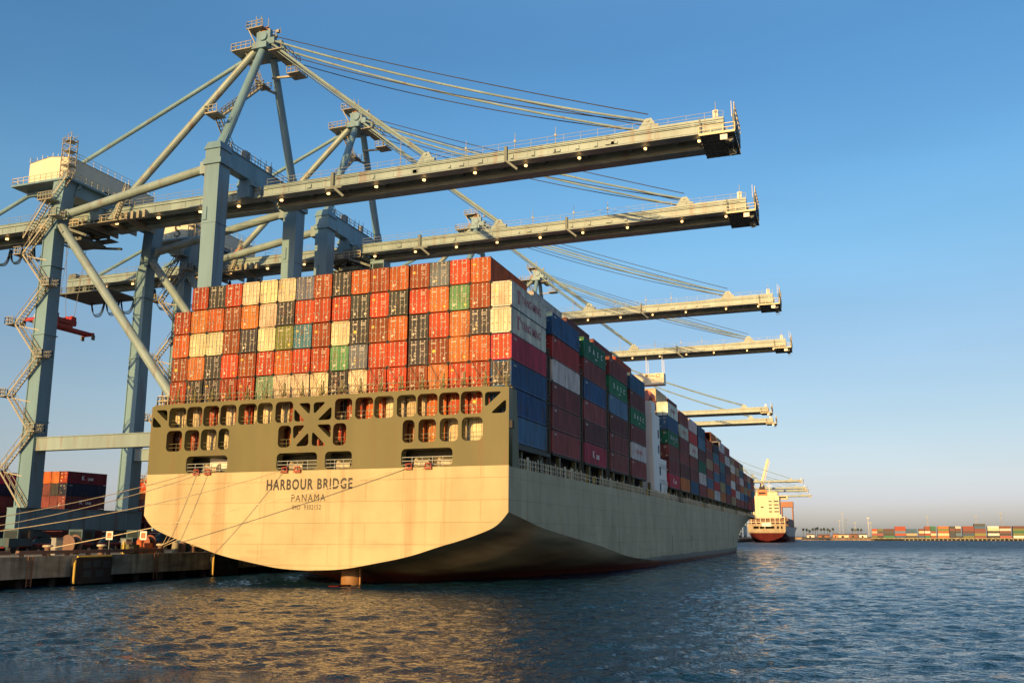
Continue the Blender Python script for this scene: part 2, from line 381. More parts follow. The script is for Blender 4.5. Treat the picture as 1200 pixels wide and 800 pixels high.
def holed_plate(outer, holes, thick, name):
    """flat plate in the X-Z plane with real openings"""
    cu = bpy.data.curves.new(name, 'CURVE'); cu.dimensions = '2D'; cu.fill_mode = 'BOTH'; cu.extrude = thick / 2
    for pts in [outer] + holes:
        sp = cu.splines.new('POLY'); sp.points.add(len(pts) - 1); sp.use_cyclic_u = True
        for p, (x, z) in zip(sp.points, pts): p.co = (x, z, 0, 1)
    ob = bpy.data.objects.new(name, cu); COL.objects.link(ob)
    me = bpy.data.meshes.new_from_object(ob.evaluated_get(bpy.context.evaluated_depsgraph_get()))
    bpy.data.objects.remove(ob); bpy.data.curves.remove(cu)
    me.transform(Matrix(((1, 0, 0, 0), (0, 0, -1, 0), (0, 1, 0, 0), (0, 0, 0, 1))))
    return me
def rrect(x0, x1, z0, z1, r, n=5):
    pts = []
    for cx, cz, a0 in ((x1 - r, z1 - r, 0), (x0 + r, z1 - r, 90), (x0 + r, z0 + r, 180), (x1 - r, z0 + r, 270)):
        for i in range(n + 1):
            a = R(a0 + 90 * i / n); pts.append((cx + r * math.cos(a), cz + r * math.sin(a)))
    return pts
def rpoly(pts, r, n=4):
    """polygon with rounded corners"""
    out = []; k = len(pts)
    for i in range(k):
        p = Vector(pts[i]); a = (Vector(pts[i - 1]) - p); b = (Vector(pts[(i + 1) % k]) - p)
        rr = min(r, a.length * 0.4, b.length * 0.4)
        s = p + a.normalized() * rr; e = p + b.normalized() * rr
        for j in range(n + 1):
            t = j / n; q = s * (1 - t) ** 2 + p * 2 * t * (1 - t) + e * t ** 2; out.append((q.x, q.y))
    return out

# ================================================================== WATER
def build_water():
    def axis(lo, hi, s0, s1, step, growth, lim, end_lo, end_hi):
        a = list(np.arange(s0, s1, step))
        d = step; x = a[-1]
        while x < end_hi: d = min(d * growth, lim); x += d; a.append(x)
        d = step; x = a[0]; b = []
        while x > end_lo: d = min(d * growth, lim); x -= d; b.append(x)
        return np.array(b[::-1] + a)
    xs = axis(0, 0, -34, 100, 0.235, 1.05, 400, -5000, 5000)
    ys = axis(0, 0, -55, -10, 0.20, 1.0065, 400, -56, 330)
    ys = np.r_[-400, -250, -160, -100, -75, ys]
    d = ys[-1] - ys[-2]; e = [ys[-1]]
    while e[-1] < 9000: d = min(d * 1.12, 400); e.append(e[-1] + d)
    ys = np.r_[ys, e[1:]]
    X, Y = np.meshgrid(xs, ys); Z = np.zeros_like(X)
    dx = np.gradient(xs)[None, :] * np.ones_like(X); dy = np.gradient(ys)[:, None] * np.ones_like(X)
    sp = np.maximum(dx, dy)
    rng = np.random.default_rng(5)
    for i in range(120):
        lam = 0.62 * (4.6 / 0.62) ** (rng.random() ** 1.25); k = 2 * math.pi / lam
        th = R(-62) + rng.normal(0, 0.62)
        amp = 0.0038 * lam ** 0.85 * (0.5 + rng.random())
        w = np.clip((lam / sp - 2.2) / 1.5, 0, 1)
        ph = k * (X * math.cos(th) + Y * math.sin(th)) + rng.random() * 6.28
        s = np.sin(ph)
        Z += w * amp * (s + 0.22 * np.cos(2 * ph))
    ny, nx = X.shape
    me = bpy.data.meshes.new('water')
    co = np.stack([X, Y, Z], -1).reshape(-1, 3)
    idx = np.arange(nx * ny).reshape(ny, nx)
    q = np.stack([idx[:-1, :-1], idx[:-1, 1:], idx[1:, 1:], idx[1:, :-1]], -1).reshape(-1, 4)
    me.vertices.add(len(co)); me.vertices.foreach_set('co', co.ravel())
    me.loops.add(q.size); me.loops.foreach_set('vertex_index', q.ravel())
    me.polygons.add(len(q)); me.polygons.foreach_set('loop_start', np.arange(0, q.size, 4))
    me.polygons.foreach_set('use_smooth', np.ones(len(q), bool))
    me.update(calc_edges=True); me.materials.append(M_WATER)
    o = bpy.data.objects.new('water', me); COL.objects.link(o)
    tag(o, kind='structure')
build_water()

# ================================================================== QUAY
QX = -27.0; QZ = 3.3
def build_quay():
    b = MB(); b.box(-420, QX, -260, 1300, 1.0, QZ); tag(b.build('quay', M_CONC), kind='structure')
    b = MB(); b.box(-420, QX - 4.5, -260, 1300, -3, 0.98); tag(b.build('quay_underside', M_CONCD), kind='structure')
    b = MB(); b.box(-420, QX - 9, -260, 1300, QZ + 0.004, QZ + 0.02); tag(b.build('yard_pavement', M_ASPH), kind='structure')
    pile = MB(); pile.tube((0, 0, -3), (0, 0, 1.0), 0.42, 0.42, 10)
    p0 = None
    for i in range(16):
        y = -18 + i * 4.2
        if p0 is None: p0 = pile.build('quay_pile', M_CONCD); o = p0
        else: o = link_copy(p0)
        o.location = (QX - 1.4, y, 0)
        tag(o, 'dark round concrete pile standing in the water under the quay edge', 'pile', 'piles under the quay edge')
    # low brown bull rail along the edge: separate lengths
    r0 = None
    gaps = [(-60, -16, 'brown steel bull rail on the quay edge at the left picture border'),
            (-15, 6.5, 'long brown steel bull rail behind the mooring bollards on the quay'),
            ]
    for y0, y1, lab in gaps:
        b = MB(); b.box(QX - 0.95, QX - 0.5, y0, y1, QZ + 0.25, QZ + 0.62)
        for k in range(int((y1 - y0) / 3) + 1): b.box(QX - 0.9, QX - 0.55, y0 + 0.3 + k * 3, y0 + 0.7 + k * 3, QZ + 0.02, QZ + 0.25)
        tag(b.build('bull_rail', M_BULL), lab, 'bull rail', 'bull rails along the quay edge')
build_quay()
def fender(y, lab, w=5.2):
    r = empty('quay_fender', (QX, y, 0.2), lab, 'fender', 'fenders on the quay wall')
    o = (QX, y, 0.2)
    b = MB(); b.box(QX + 0.35, QX + 1.05, y - w / 2, y + w / 2, 0.2, 3.1); b.build('fender_panel', M_BLACK, r, o)
    b = MB()
    for yy in (y - w / 4, y + w / 4): b.tube((QX - 0.02, yy, 1.7), (QX + 0.38, yy, 1.7), 0.55, 0.45, 12)
    b.build('rubber_cone', M_BLACK, r, o)
    b = MB(); b.path([(QX + 1.0, y - w / 2 - 0.14, 0.25), (QX + 1.0, y - w / 2 - 0.14, 2.5), (QX + 0.9, y - w / 2 + 0.25, 3.16), (QX + 0.9, y + w / 2, 3.18)], 0.13, 8)
    b.build('edge_pipe', M_YELLOW, r, o)
    b = MB()
    for i, (dy, z) in enumerate(((-1.6, 1.9), (-0.2, 2.0), (1.2, 1.9), (-1.5, 0.9), (0.3, 0.9))):
        b.box(QX + 1.05, QX + 1.08, y + dy, y + dy + 1.1, z, z + 0.75)
    b.build('face_pad', paint('pad_%d' % int(y + 20), (0.03, 0.05, 0.065), 0.6, 0.4), r, o)
fender(-6.2, 'black quay fender with yellow edge pipe, nearest the camera on the left quay wall')
fender(17.2, 'black quay fender with yellow edge pipe, half behind the stern curve')
def bollard(y, lab, x=QX - 1.7):
    r = empty('mooring_bollard', (x, y, QZ), lab, 'bollard', 'bollards on the quay edge')
    b = MB(); b.path([(x, y, QZ), (x, y, QZ + 0.15), (x, y, QZ + 0.75), (x, y, QZ + 1.0)], [0.42, 0.33, 0.3, 0.36], 14)
    b.build('post', M_BULL, r, (x, y, QZ), True)
    b = MB(); b.path([(x, y, QZ + 0.95), (x, y, QZ + 1.12), (x, y, QZ + 1.22)], [0.5, 0.56, 0.36], 14)
    b.build('cap', M_CREAM, r, (x, y, QZ), True)
bollard(-10.3, 'mooring bollard with the single low rope tied to it, left of the fender')
bollard(-2.6, 'cream topped mooring bollard just above the left fender')
bollard(7.2, 'mooring bollard with steep ropes below the port corner of the stern')
bollard(13.4, 'mooring bollard under the stern curve beside the second fender')
bollard(-47, 'mooring bollard beyond the left picture edge holding the long stern lines')
# small quay furniture
def quay_bits():
    x, y = QX - 1.9, 2.2
    r = empty('electric_box', (x, y, QZ), 'cream and olive shore connection box between the two fenders', 'box')
    b = MB(); b.box(x - 0.6, x + 0.6, y - 0.9, y + 0.9, QZ, QZ + 1.15); b.build('cabinet', M_OLIVE, r, (x, y, QZ))
    b = MB(); b.box(x + 0.603, x + 0.63, y - 0.75, y - 0.05, QZ + 0.15, QZ + 0.95); b.build('door', M_CREAM, r, (x, y, QZ))
    b = MB(); b.box(x - 0.1, x + 0.1, y - 1.15, y - 0.95, QZ, QZ + 1.5); b.build('guard_post', M_YELLOW, r, (x, y, QZ))
    for (x, y, lab) in ((QX - 2.6, 5.2, 'orange red capstan machine on the quay under the stern'), (QX - 6, -21.5, 'orange red capstan machine at the left picture edge')):
        o = (x, y, QZ)
        r = empty('quay_capstan', o, lab, 'capstan', 'orange red capstans on the quay')
        b = MB(); b.box(x - 0.8, x + 0.8, y - 1.4, y + 1.4, QZ, QZ + 0.7); b.build('base', M_ORANGE, r, o)
        b = MB(); b.path([(x, y - 0.6, QZ + 0.7), (x, y - 0.6, QZ + 0.9), (x, y - 0.6, QZ + 1.3), (x, y - 0.6, QZ + 1.6)], [0.55, 0.35, 0.35, 0.5], 12); b.build('drum', M_ORANGE, r, o)
        b = MB(); b.box(x - 0.35, x + 0.35, y + 0.4, y + 1.2, QZ + 0.7, QZ + 1.3); b.build('motor', M_ORANGE, r, o)
    for (x, y, lab) in ((QX - 4, 6.6, 'white framed orange sign on the quay under the port stern corner'), (QX - 9, -11.5, 'small white framed sign left of the crane sill beam'), (QX - 9, 6, 'small white framed sign behind the low mooring ropes')):
        o = (x, y, QZ); r = empty('quay_sign', o, lab, 'sign', 'square framed signs on the quay')
        b = MB(); b.tube((x, y, QZ), (x, y, QZ + 2.4), 0.05, 0.05, 6); b.build('post', M_RAIL, r, o)
        b = MB()
        for a in ((-.55, .55, 3.0, 3.2), (-.55, .55, 2.1, 2.3), (-.55, -.35, 2.3, 3.0), (.35, .55, 2.3, 3.0)): b.box(x + a[0], x + a[1], y - .06, y, a[2] + QZ - .4, a[3] + QZ - .4)
        b.build('frame', M_WHITE, r, o)
        b = MB(); b.box(x - .349, x + .349, y - .04, y - .01, QZ + 1.901, QZ + 2.599); b.build('panel', M_ORANGE, r, o)
    # concrete barrels / blocks under the stern
    for (x, y, h, m, lab) in ((QX - 2.2, 10.6, 1.3, M_CONC, 'grey concrete barrel on the quay edge under the stern'), (QX - 2.2, 11.9, 1.4, M_BULL, 'brown drum between two grey barrels under the stern'), (QX - 2.4, 15.6, 1.2, M_CONC, 'pale squat barrel on the quay nearest the hull')):
        b = MB(); b.path([(x, y, QZ), (x, y, QZ + h * .3), (x, y, QZ + h * .7), (x, y, QZ + h)], [0.42, 0.47, 0.47, 0.42], 14)
        b.tube((x, y, QZ + h), (x, y, QZ + h + .06), 0.3, 0.28, 12)
        tag(b.build('quay_barrel', m), lab, 'barrel', 'barrels on the quay')
quay_bits()

def quay_clutter():
    # dark yard trucks parked behind the crane bogies
    for (x, y, lab) in ((-47, 12, 'dark teal yard truck parked behind the low mooring ropes'), (-44, -1, 'dark teal yard truck parked left of the crane legs'), (-50, 26, 'dark teal yard truck nearest the port stern corner')):
        o = (x, y, QZ); r = empty('yard_truck', o, lab, 'truck', 'yard trucks on the quay')
        b = MB(); b.box(x - 1.25, x + 1.25, y - 1.0, y + 1.2, QZ + .9, QZ + 3.1); b.box(x - 1.2, x + 1.2, y - 2.2, y - 1.0, QZ + .8, QZ + 1.9); b.build('cab', M_BOGIE, r, o)
        b = MB(); b.box(x + 1.253, x + 1.28, y - .7, y + .7, QZ + 1.9, QZ + 2.8); b.box(x - 1.0, x + 1.0, y - 1.03, y - 1.003, QZ + 1.95, QZ + 2.8); b.build('window', M_GLASS, r, o)
        b = MB(); b.box(x - .5, x + .5, y - 2.2, y + 11, QZ + .72, QZ + .9); b.box(x - 1.2, x + 1.2, y + 2, y + 11, QZ + 1.02, QZ + 1.2); b.build('chassis', M_RED, r, o)
        for yy in (-1.4, 1.6, 8.2, 9.6):
            for sx in (-1, 1): b = MB(); b.tube((x + sx * .75, y + yy, QZ + .52), (x + sx * 1.15, y + yy, QZ + .52), .5, .5, 14); b.build('wheel', M_BLACK, r, o)
    # cable reels and cabinets between the rails
    for (x, y, m, lab) in ((-33.5, -2.5, M_BULL, 'rust brown cable reel on the quay between the two left bollards'), (-34, 10.5, M_GANTRY, 'dull orange cable reel on the quay below the port stern corner')):
        o = (x, y, QZ); r = empty('cable_reel', o, lab, 'reel', 'cable reels on the quay')
        for d in (-.55, .55): b = MB(); b.tube((x, y + d - .06, QZ + 1.2), (x, y + d + .06, QZ + 1.2), 1.15, 1.15, 18); b.build('flange', m, r, o)
        b = MB(); b.tube((x, y - .5, QZ + 1.2), (x, y + .5, QZ + 1.2), .6, .6, 14); b.box(x - .9, x + .9, y - .48, y + .48, QZ, QZ + .25); b.build('drum', M_BLACK, r, o)
    for (x, y, h, lab) in ((-31.8, -6.2, 1.9, 'tall pale cabinet on the quay left of the fender'), (-32, -14.8, 1.5, 'short pale cabinet near the left picture edge'), (-31.6, 4.4, 1.7, 'pale cabinet right of the left fender'), (-32.5, 16.5, 1.6, 'pale cabinet under the stern curve')):
        o = (x, y, QZ); r = empty('quay_cabinet', o, lab, 'cabinet', 'cabinets on the quay')
        b = MB(); b.box(x - .35, x + .35, y - .5, y + .5, QZ, QZ + h); b.box(x - .42, x + .42, y - .57, y + .57, QZ + h + .002, QZ + h + .08); b.build('case', M_HGREY, r, o)
        b = MB(); b.box(x + .353, x + .37, y - .4, y + .4, QZ + .2, QZ + h - .2); b.build('door', M_CREAM, r, o)
    for (y, lab) in ((-14, 'steel ladder on the quay wall left of the fender'), (4.6, 'steel ladder on the quay wall between the two fenders')):
        b = MB()
        for d in (-.3, .3): b.bar((QX + .12, y + d, .1), (QX + .12, y + d, QZ + .05), .07)
        for k in range(10): b.bar((QX + .12, y - .3, .3 + k * .32), (QX + .12, y + .3, .3 + k * .32), .05)
        tag(b.build('quay_ladder', M_RUSTY), lab, 'ladder', 'ladders on the quay wall')
quay_clutter()
# ================================================================== CONTAINERS
CW, CH, CL = 2.40, 2.85, 12.192
PAL = {  # paint colours of the boxes
    'red': (0.37, 0.052, 0.018), 'brown': (0.27, 0.062, 0.020), 'bright': (0.52, 0.062, 0.022), 'orangered': (0.48, 0.105, 0.022),
    'orange': (0.55, 0.17, 0.045), 'amber': (0.62, 0.22, 0.035), 'dark': (0.050, 0.055, 0.060), 'olive': (0.19, 0.21, 0.05),
    'cream': (0.66, 0.58, 0.38), 'grey': (0.125, 0.155, 0.21), 'green': (0.10, 0.29, 0.12), 'pale': (0.20, 0.40, 0.26), 'teal': (0.055, 0.18, 0.24),
    'white': (0.74, 0.74, 0.70), 'maroon': (0.23, 0.060, 0.058), 'wine': (0.155, 0.045, 0.048), 'rose': (0.33, 0.078, 0.072),
    'magenta': (0.52, 0.045, 0.085), 'blue': (0.028, 0.115, 0.25), 'steel': (0.085, 0.20, 0.33), 'sgreen': (0.012, 0.19, 0.10),
    'sred': (0.52, 0.045, 0.045), 'tan': (0.42, 0.31, 0.18), 'navy': (0.02, 0.03, 0.06)}
CNAME = {'red': 'red', 'brown': 'rust brown', 'bright': 'bright red', 'orangered': 'orange red', 'orange': 'orange', 'amber': 'vivid orange',
         'dark': 'dark charcoal', 'olive': 'olive green', 'cream': 'cream', 'grey': 'grey blue', 'green': 'green', 'pale': 'pale green', 'teal': 'teal blue',
         'white': 'white', 'maroon': 'maroon', 'wine': 'dark maroon', 'rose': 'faded red', 'magenta': 'magenta red', 'blue': 'blue', 'steel': 'steel blue',
         'sgreen': 'green', 'sred': 'red', 'tan': 'tan', 'navy': 'navy'}
def corr(b, axis, c, sgn, a0, a1, z0, z1, pitch, depth):
    """corrugated wall: c is the outer plane, waves run along a"""
    n = int(round((a1 - a0) / pitch)); p = (a1 - a0) / n; pts = []
    for i in range(n):
        s = a0 + i * p; pts += [(s, 0), (s + .32 * p, 0), (s + .5 * p, 1), (s + .82 * p, 1)]
    pts.append((a1, 0)); vs = []
    for a, t in pts:
        q = c - sgn * t * depth
        for z in (z0, z1): vs.append((q, a, z) if axis == 'x' else (a, q, z))
    fs = []
    for i in range(len(pts) - 1):
        f = (2 * i, 2 * i + 2, 2 * i + 3, 2 * i + 1)
        fs.append(f if (sgn > 0) == (axis == 'x') else f[::-1])
    b.add(vs, fs)
def body_mesh(name, length=CL, height=CH):
    b = MB(); w = CW / 2; H = height
    for sx in (-1, 1):
        for y in (0, length):
            yy = (y, y + .17) if y == 0 else (y - .17, y)
            b.box(*sorted((sx * (w - .15), sx * w)), *yy, 0.0, H)
        b.box(*sorted((sx * (w - .06), sx * w)), .17, length - .17, 0.0, .16)
        b.box(*sorted((sx * (w - .06), sx * w)), .17, length - .17, H - .11, H)
        corr(b, 'x', sx * (w - .004), sx, .17, length - .17, .16, H - .11, .42, .045)
    b.box(-w + .15, w - .15, .0, .14, 0.0, .17); b.box(-w + .15, w - .15, .0, .14, H - .13, H)
    b.box(-w + .15, w - .15, length - .1, length, 0.0, .17); b.box(-w + .15, w - .15, length - .1, length, H - .13, H)
    b.add([(-w + .06, .14, H - .02), (w - .06, .14, H - .02), (w - .06, length - .1, H - .02), (-w + .06, length - .1, H - .02)], [(0, 1, 2, 3)])
    corr(b, 'y', length - .004, 1, -w + .15, w - .15, .17, H - .13, .42, .04)
    b.add([(-w + .06, .14, .1), (w - .06, .14, .1), (w - .06, length - .1, .1), (-w + .06, length - .1, .1)], [(3, 2, 1, 0)], 1)
    # corner castings, darker
    for sx in (-1, 1):
        for y in (-.006, length - .172):
            for z in (-.03, H - .15): b.box(*sorted((sx * (w - .17), sx * (w + .006))), y, y + .178, z, z + .18, 1)
    me_o = b.build(name, [M_CONT, M_CDARK]); me = me_o.data; bpy.data.objects.remove(me_o); return me
def door_mesh(sg, seed):
    """one door leaf with raised panels, hinges and painted-on code marks"""
    rg = random.Random(seed * 2 + (sg > 0)); b = MB(); H = CH
    x0, x1 = (sg * .012, sg * 1.062); x0, x1 = min(x0, x1), max(x0, x1)
    b.box(x0, x1, .035, .085, .18, H - .14)
    for k in range(5):     # pressed horizontal panels
        z = .26 + k * .485
        b.box(x0 + .07, x1 - .07, .018, .0349, z, z + .40)
    hx = sg * 1.055
    for k in range(4): b.box(min(hx, hx + sg * .07), max(hx, hx + sg * .07), .0, .034, .38 + k * .62, .50 + k * .62, 2)
    b.box(x0 + .01, x1 - .01, .03, .034, .18, .205, 2); b.box(x0 + .01, x1 - .01, .03, .034, H - .17, H - .145, 2)
    def mark(x, z, w, h, m):
        b.add([(x, .014, z), (x + w, .014, z), (x + w, .014, z + h), (x, .014, z + h)], [(0, 1, 2, 3)], m)
    if sg > 0:
        for k in range(rg.randint(1, 2)):
            for i in range(rg.randint(2, 5)): mark(x0 + .16 + i * .135, 2.36 - k * .23, .085, .13, 1)
        for k in range(rg.randint(0, 3)):
            for i in range(rg.randint(1, 5)): mark(x0 + .30 + i * .11, 1.72 - k * .24, .07, .10, 1)
        if rg.random() < .55: mark(x0 + .55, .42, .30, .24, 3 if rg.random() < .5 else 1)
    else:
        if rg.random() < .7:
            for i in range(rg.randint(3, 5)): mark(x0 + .14 + i * .15, 2.25, .10, .17, 1)
        if rg.random() < .25: mark(x0 + rg.uniform(.1, .4), rg.uniform(1.2, 2.0), rg.uniform(.3, .55), rg.uniform(.2, .32), 3)
        if rg.random() < .5: mark(x0 + .18, .45, .28, .30, 1)
        for k in range(rg.randint(0, 3)): mark(x0 + .55, .6 + k * .34, .22, .13, 1 if rg.random() < .7 else 3)
    o = b.build('door', [M_CONT, M_MARKW, M_CDARK, M_MARKY]); me = o.data; bpy.data.objects.remove(o); return me
def bar_mesh():
    b = MB(); b.tube((0, 0, .12), (0, 0, CH - .08), .03, .03, 6)
    for z in (.2, .95, 1.75, CH - .2): b.box(-.075, .075, -.012, .03, z - .05, z + .05)
    b.bar((0, -.02, 1.15), (.30, -.02, 1.10), .05, .05)
    o = b.build('locking_bar', M_BAR); me = o.data; bpy.data.objects.remove(o); return me
BODY = body_mesh('container_body'); BODY26 = body_mesh('container_body_low', height=2.59)
DOORS = {(s, k): door_mesh(s, k) for s in (-1, 1) for k in range(16)}
BAR = bar_mesh()
def obj_of(name, me, parent, loc=(0, 0, 0), color=None):
    o = bpy.data.objects.new(name, me); COL.objects.link(o); o.parent = parent; o.location = loc
    if color: o.color = (*color, 1)
    return o
RC = random.Random(3)
def jitter(c, k=0.17):
    f = 1 + RC.uniform(-k, k); return tuple(min(.9, v * f * (1 + RC.uniform(-.09, .09))) for v in c)
def container(x, y, z, colr, label, group, doors=2, me=None):
    """doors: 2 leaf with rods, 1 leaf only, 0 body only"""
    c = jitter(PAL[colr]); me = me or BODY
    x += RC.uniform(-.03, .03); y += RC.uniform(-.07, .07)
    if doors == 0:
        r = bpy.data.objects.new('shipping_container', me); COL.objects.link(r); r.location = (x, y, z); r.color = (*c, 1)
        return tag(r, label, 'container', group)
    r = empty('shipping_container', (x, y, z), label, 'container', group)
    obj_of('body', me, r, color=c)
    k = RC.randrange(16)
    for s in (-1, 1):
        d = obj_of('door', DOORS[(s, k if s > 0 else RC.randrange(16))], r, color=c)
        if me is not BODY: d.scale.z = .895
        if doors == 2:
            for bx in (.30, .80):
                o = obj_of('locking_bar', BAR, d, (s * bx, -.03, 0))
                if s < 0: o.scale.x = -1
    return r
ZB = 15.46; TP = 2.975
def col_x(c):     # c = 1 (port) .. 18 (starboard), a wider slot between the lashing groups
    g = (0 if c <= 5 else 1 if c <= 9 else 2 if c <= 13 else 3) - 1.5
    return (c - 9.5) * 2.500 + g * .135
def tz(t): return ZB + (t - 1) * TP
ROWS = {
 7: ['', 'red', 'dark', 'red', 'cream', 'cream', 'cream', 'grey', 'brown', 'dark', 'orangered', 'brown', 'orangered', 'brown', 'grey', 'bright', 'orangered', ''],
 6: ['red', 'orange', 'orangered', 'brown', 'amber', 'cream', 'dark', 'red', 'red', 'red', 'dark', 'bright', 'dark', 'bright', 'orange', 'green', 'brown', 'cream'],
 5: ['orangered', 'cream', 'cream', 'brown', 'dark', 'cream', 'olive', 'teal', 'brown', 'cream', 'dark', 'brown', 'orangered', 'dark', 'bright', 'orange', 'dark', 'cream'],
 4: ['brown', 'orange', 'dark', 'bright', 'brown', 'red', 'orangered', 'bright', 'red', 'green', 'grey', 'bright', 'bright', 'dark', 'brown', 'orange', 'orangered', 'bright'],
 3: ['red', 'dark', 'dark', 'red', 'red', 'pale', 'cream', 'cream', 'cream', 'dark', 'cream', 'red', 'bright', 'brown', 'orange', 'bright', 'bright', 'dark'],
 2: ['cream', 'cream', 'red', 'cream', 'red', 'cream', 'cream', 'red', 'brown', 'dark', 'red', 'orangered', 'cream', 'cream', 'orangered', 'red', 'red', 'blue'],
 1: ['brown', 'red', 'cream', 'cream', 'dark', 'brown', 'red', 'orange', 'red', 'red', 'orangered', 'dark', 'red', 'orangered', 'orange', 'cream', 'cream', 'blue']}
SIDE = {18: {1: 'steel', 2: 'blue', 3: 'blue', 4: 'magenta', 5: 'white', 6: 'white'}}
def side_lettering(r, kind, y0=0):
    X = CW / 2 + .012
    if kind == 'yang':      # tall emblem then red capitals
        b = MB()
        b.box(X - .004, X + .004, 2.15, 2.55, .75, 2.25); b.box(X - .004, X + .006, 1.95, 2.75, 1.95, 2.25); b.box(X - .004, X + .006, 2.0, 2.7, .75, .92)
        b.box(X - .004, X + .004, 3.0, 3.12, 1.75, 2.25); b.build('emblem', M_MARKR, r)
        place_text('lettering', 'YANG MING', 1.35, M_MARKR, (X, 6.75, 1.45), r, '+X', .92, .02, 1.0)
    if kind == 'uasc':
        for i, ch in enumerate('UASC'):
            place_text('lettering', ch, 1.15, M_TEXTW, (X, 3.0 + i * 2.3, 1.55), r, '+X', 1.0, .03)
        b = MB(); b.box(X - .004, X + .004, 6.2, 7.3, .62, .75); b.build('underline', M_TEXTW, r)
    if kind == 'kline':
        place_text('lettering', 'K', 1.35, M_TEXTW, (X, 4.7, 1.4), r, '+X', 1.0, .03)
        place_text('lettering', 'LINE', .85, M_TEXTW, (X, 7.0, 1.2), r, '+X', 1.0, .02)
    if kind == 'code':
        b = MB(); 
        for i in range(4): b.box(X - .004, X + .004, .75 + i * .24, .9 + i * .24, 2.28, 2.5)
        b.build('code_marks', M_MARKW, r)
    if kind == 'red_small':
        place_text('lettering', 'YANG MING', 1.0, M_MARKR, (X, 6.2, 1.45), r, '+X', .9, .02)
SG = 'containers in the stern stack'; DG = 'containers in the starboard side stacks'
def build_stern_stack():
    for t in range(7, 0, -1):
        for i, colr in enumerate(ROWS[t]):
            if not colr: continue
            c = i + 1
            if c <= 9: side = ORD[c - 1] + ' from the left'
            else: side = ORD[18 - c] + ' from the right'
            if t >= 3: where = ('top row' if t == 7 else ORD[t - 3] + ' row above the stern plate')
            else: where = ('row behind the upper' if t == 2 else 'row behind the lower') + ' openings'
            sc = SIDE[18].get(t) if c == 18 else None
            r = container(col_x(c), 0, tz(t), colr if not sc else colr, '%s container, %s in the %s' % (CNAME[colr], side, where), SG, 2)
            if c == 18:
                # door end painted in its sunlit tone, body in the shaded tone of the long side
                for ch in r.children:
                    if ch.name.startswith('body'): ch.color = (*jitter(PAL[sc], .05), 1)
                if sc == 'white': side_lettering(r, 'yang')
                else: side_lettering(r, 'code')
                r['label'] = '%s container with %s doors, corner of the %s' % (CNAME[sc], CNAME[colr], where)
build_stern_stack()
BLK = [14.65 * k for k in range(5)] + [94.0 + 14.0 * k for k in range(14)]
S18 = {  # tiers 1..6 upwards, starboard column; '!' marks lettering
 2: ['rose', 'maroon', 'maroon', 'white', 'sred', 'blue'], 3: ['magenta!k', 'wine', 'rose', 'blue', 'maroon', 'sgreen!u'],
 4: ['maroon', 'maroon', 'wine', 'steel', 'sgreen!u', 'maroon'], 5: ['rose', 'white!r', 'maroon', 'sgreen!u', 'wine', 'blue'],
 6: ['magenta!k', 'maroon', 'maroon', 'sgreen!u', 'blue', 'white!r'], 7: ['orange', 'wine', 'rose', 'maroon', 'white!r', 'maroon'],
 8: ['blue', 'maroon', 'rose', 'white!r', 'sred', 'white'], 9: ['rose', 'white', 'sgreen', 'wine', 'steel', 'blue'],
 10: ['orange', 'steel', 'maroon', 'tan', 'maroon', 'red'], 11: ['white', 'sred', 'steel', 'rose', 'teal', 'navy'],
 12: ['orange', 'tan', 'blue', 'teal', 'rose', 'white'], 13: ['maroon', 'blue', 'rose', 'wine', 'white', 'rose']}
T17 = {1: 'maroon', 2: 'white', 3: 'wine', 4: 'maroon', 5: 'red', 6: 'cream', 7: 'maroon', 12: 'orange', 13: 'cream'}
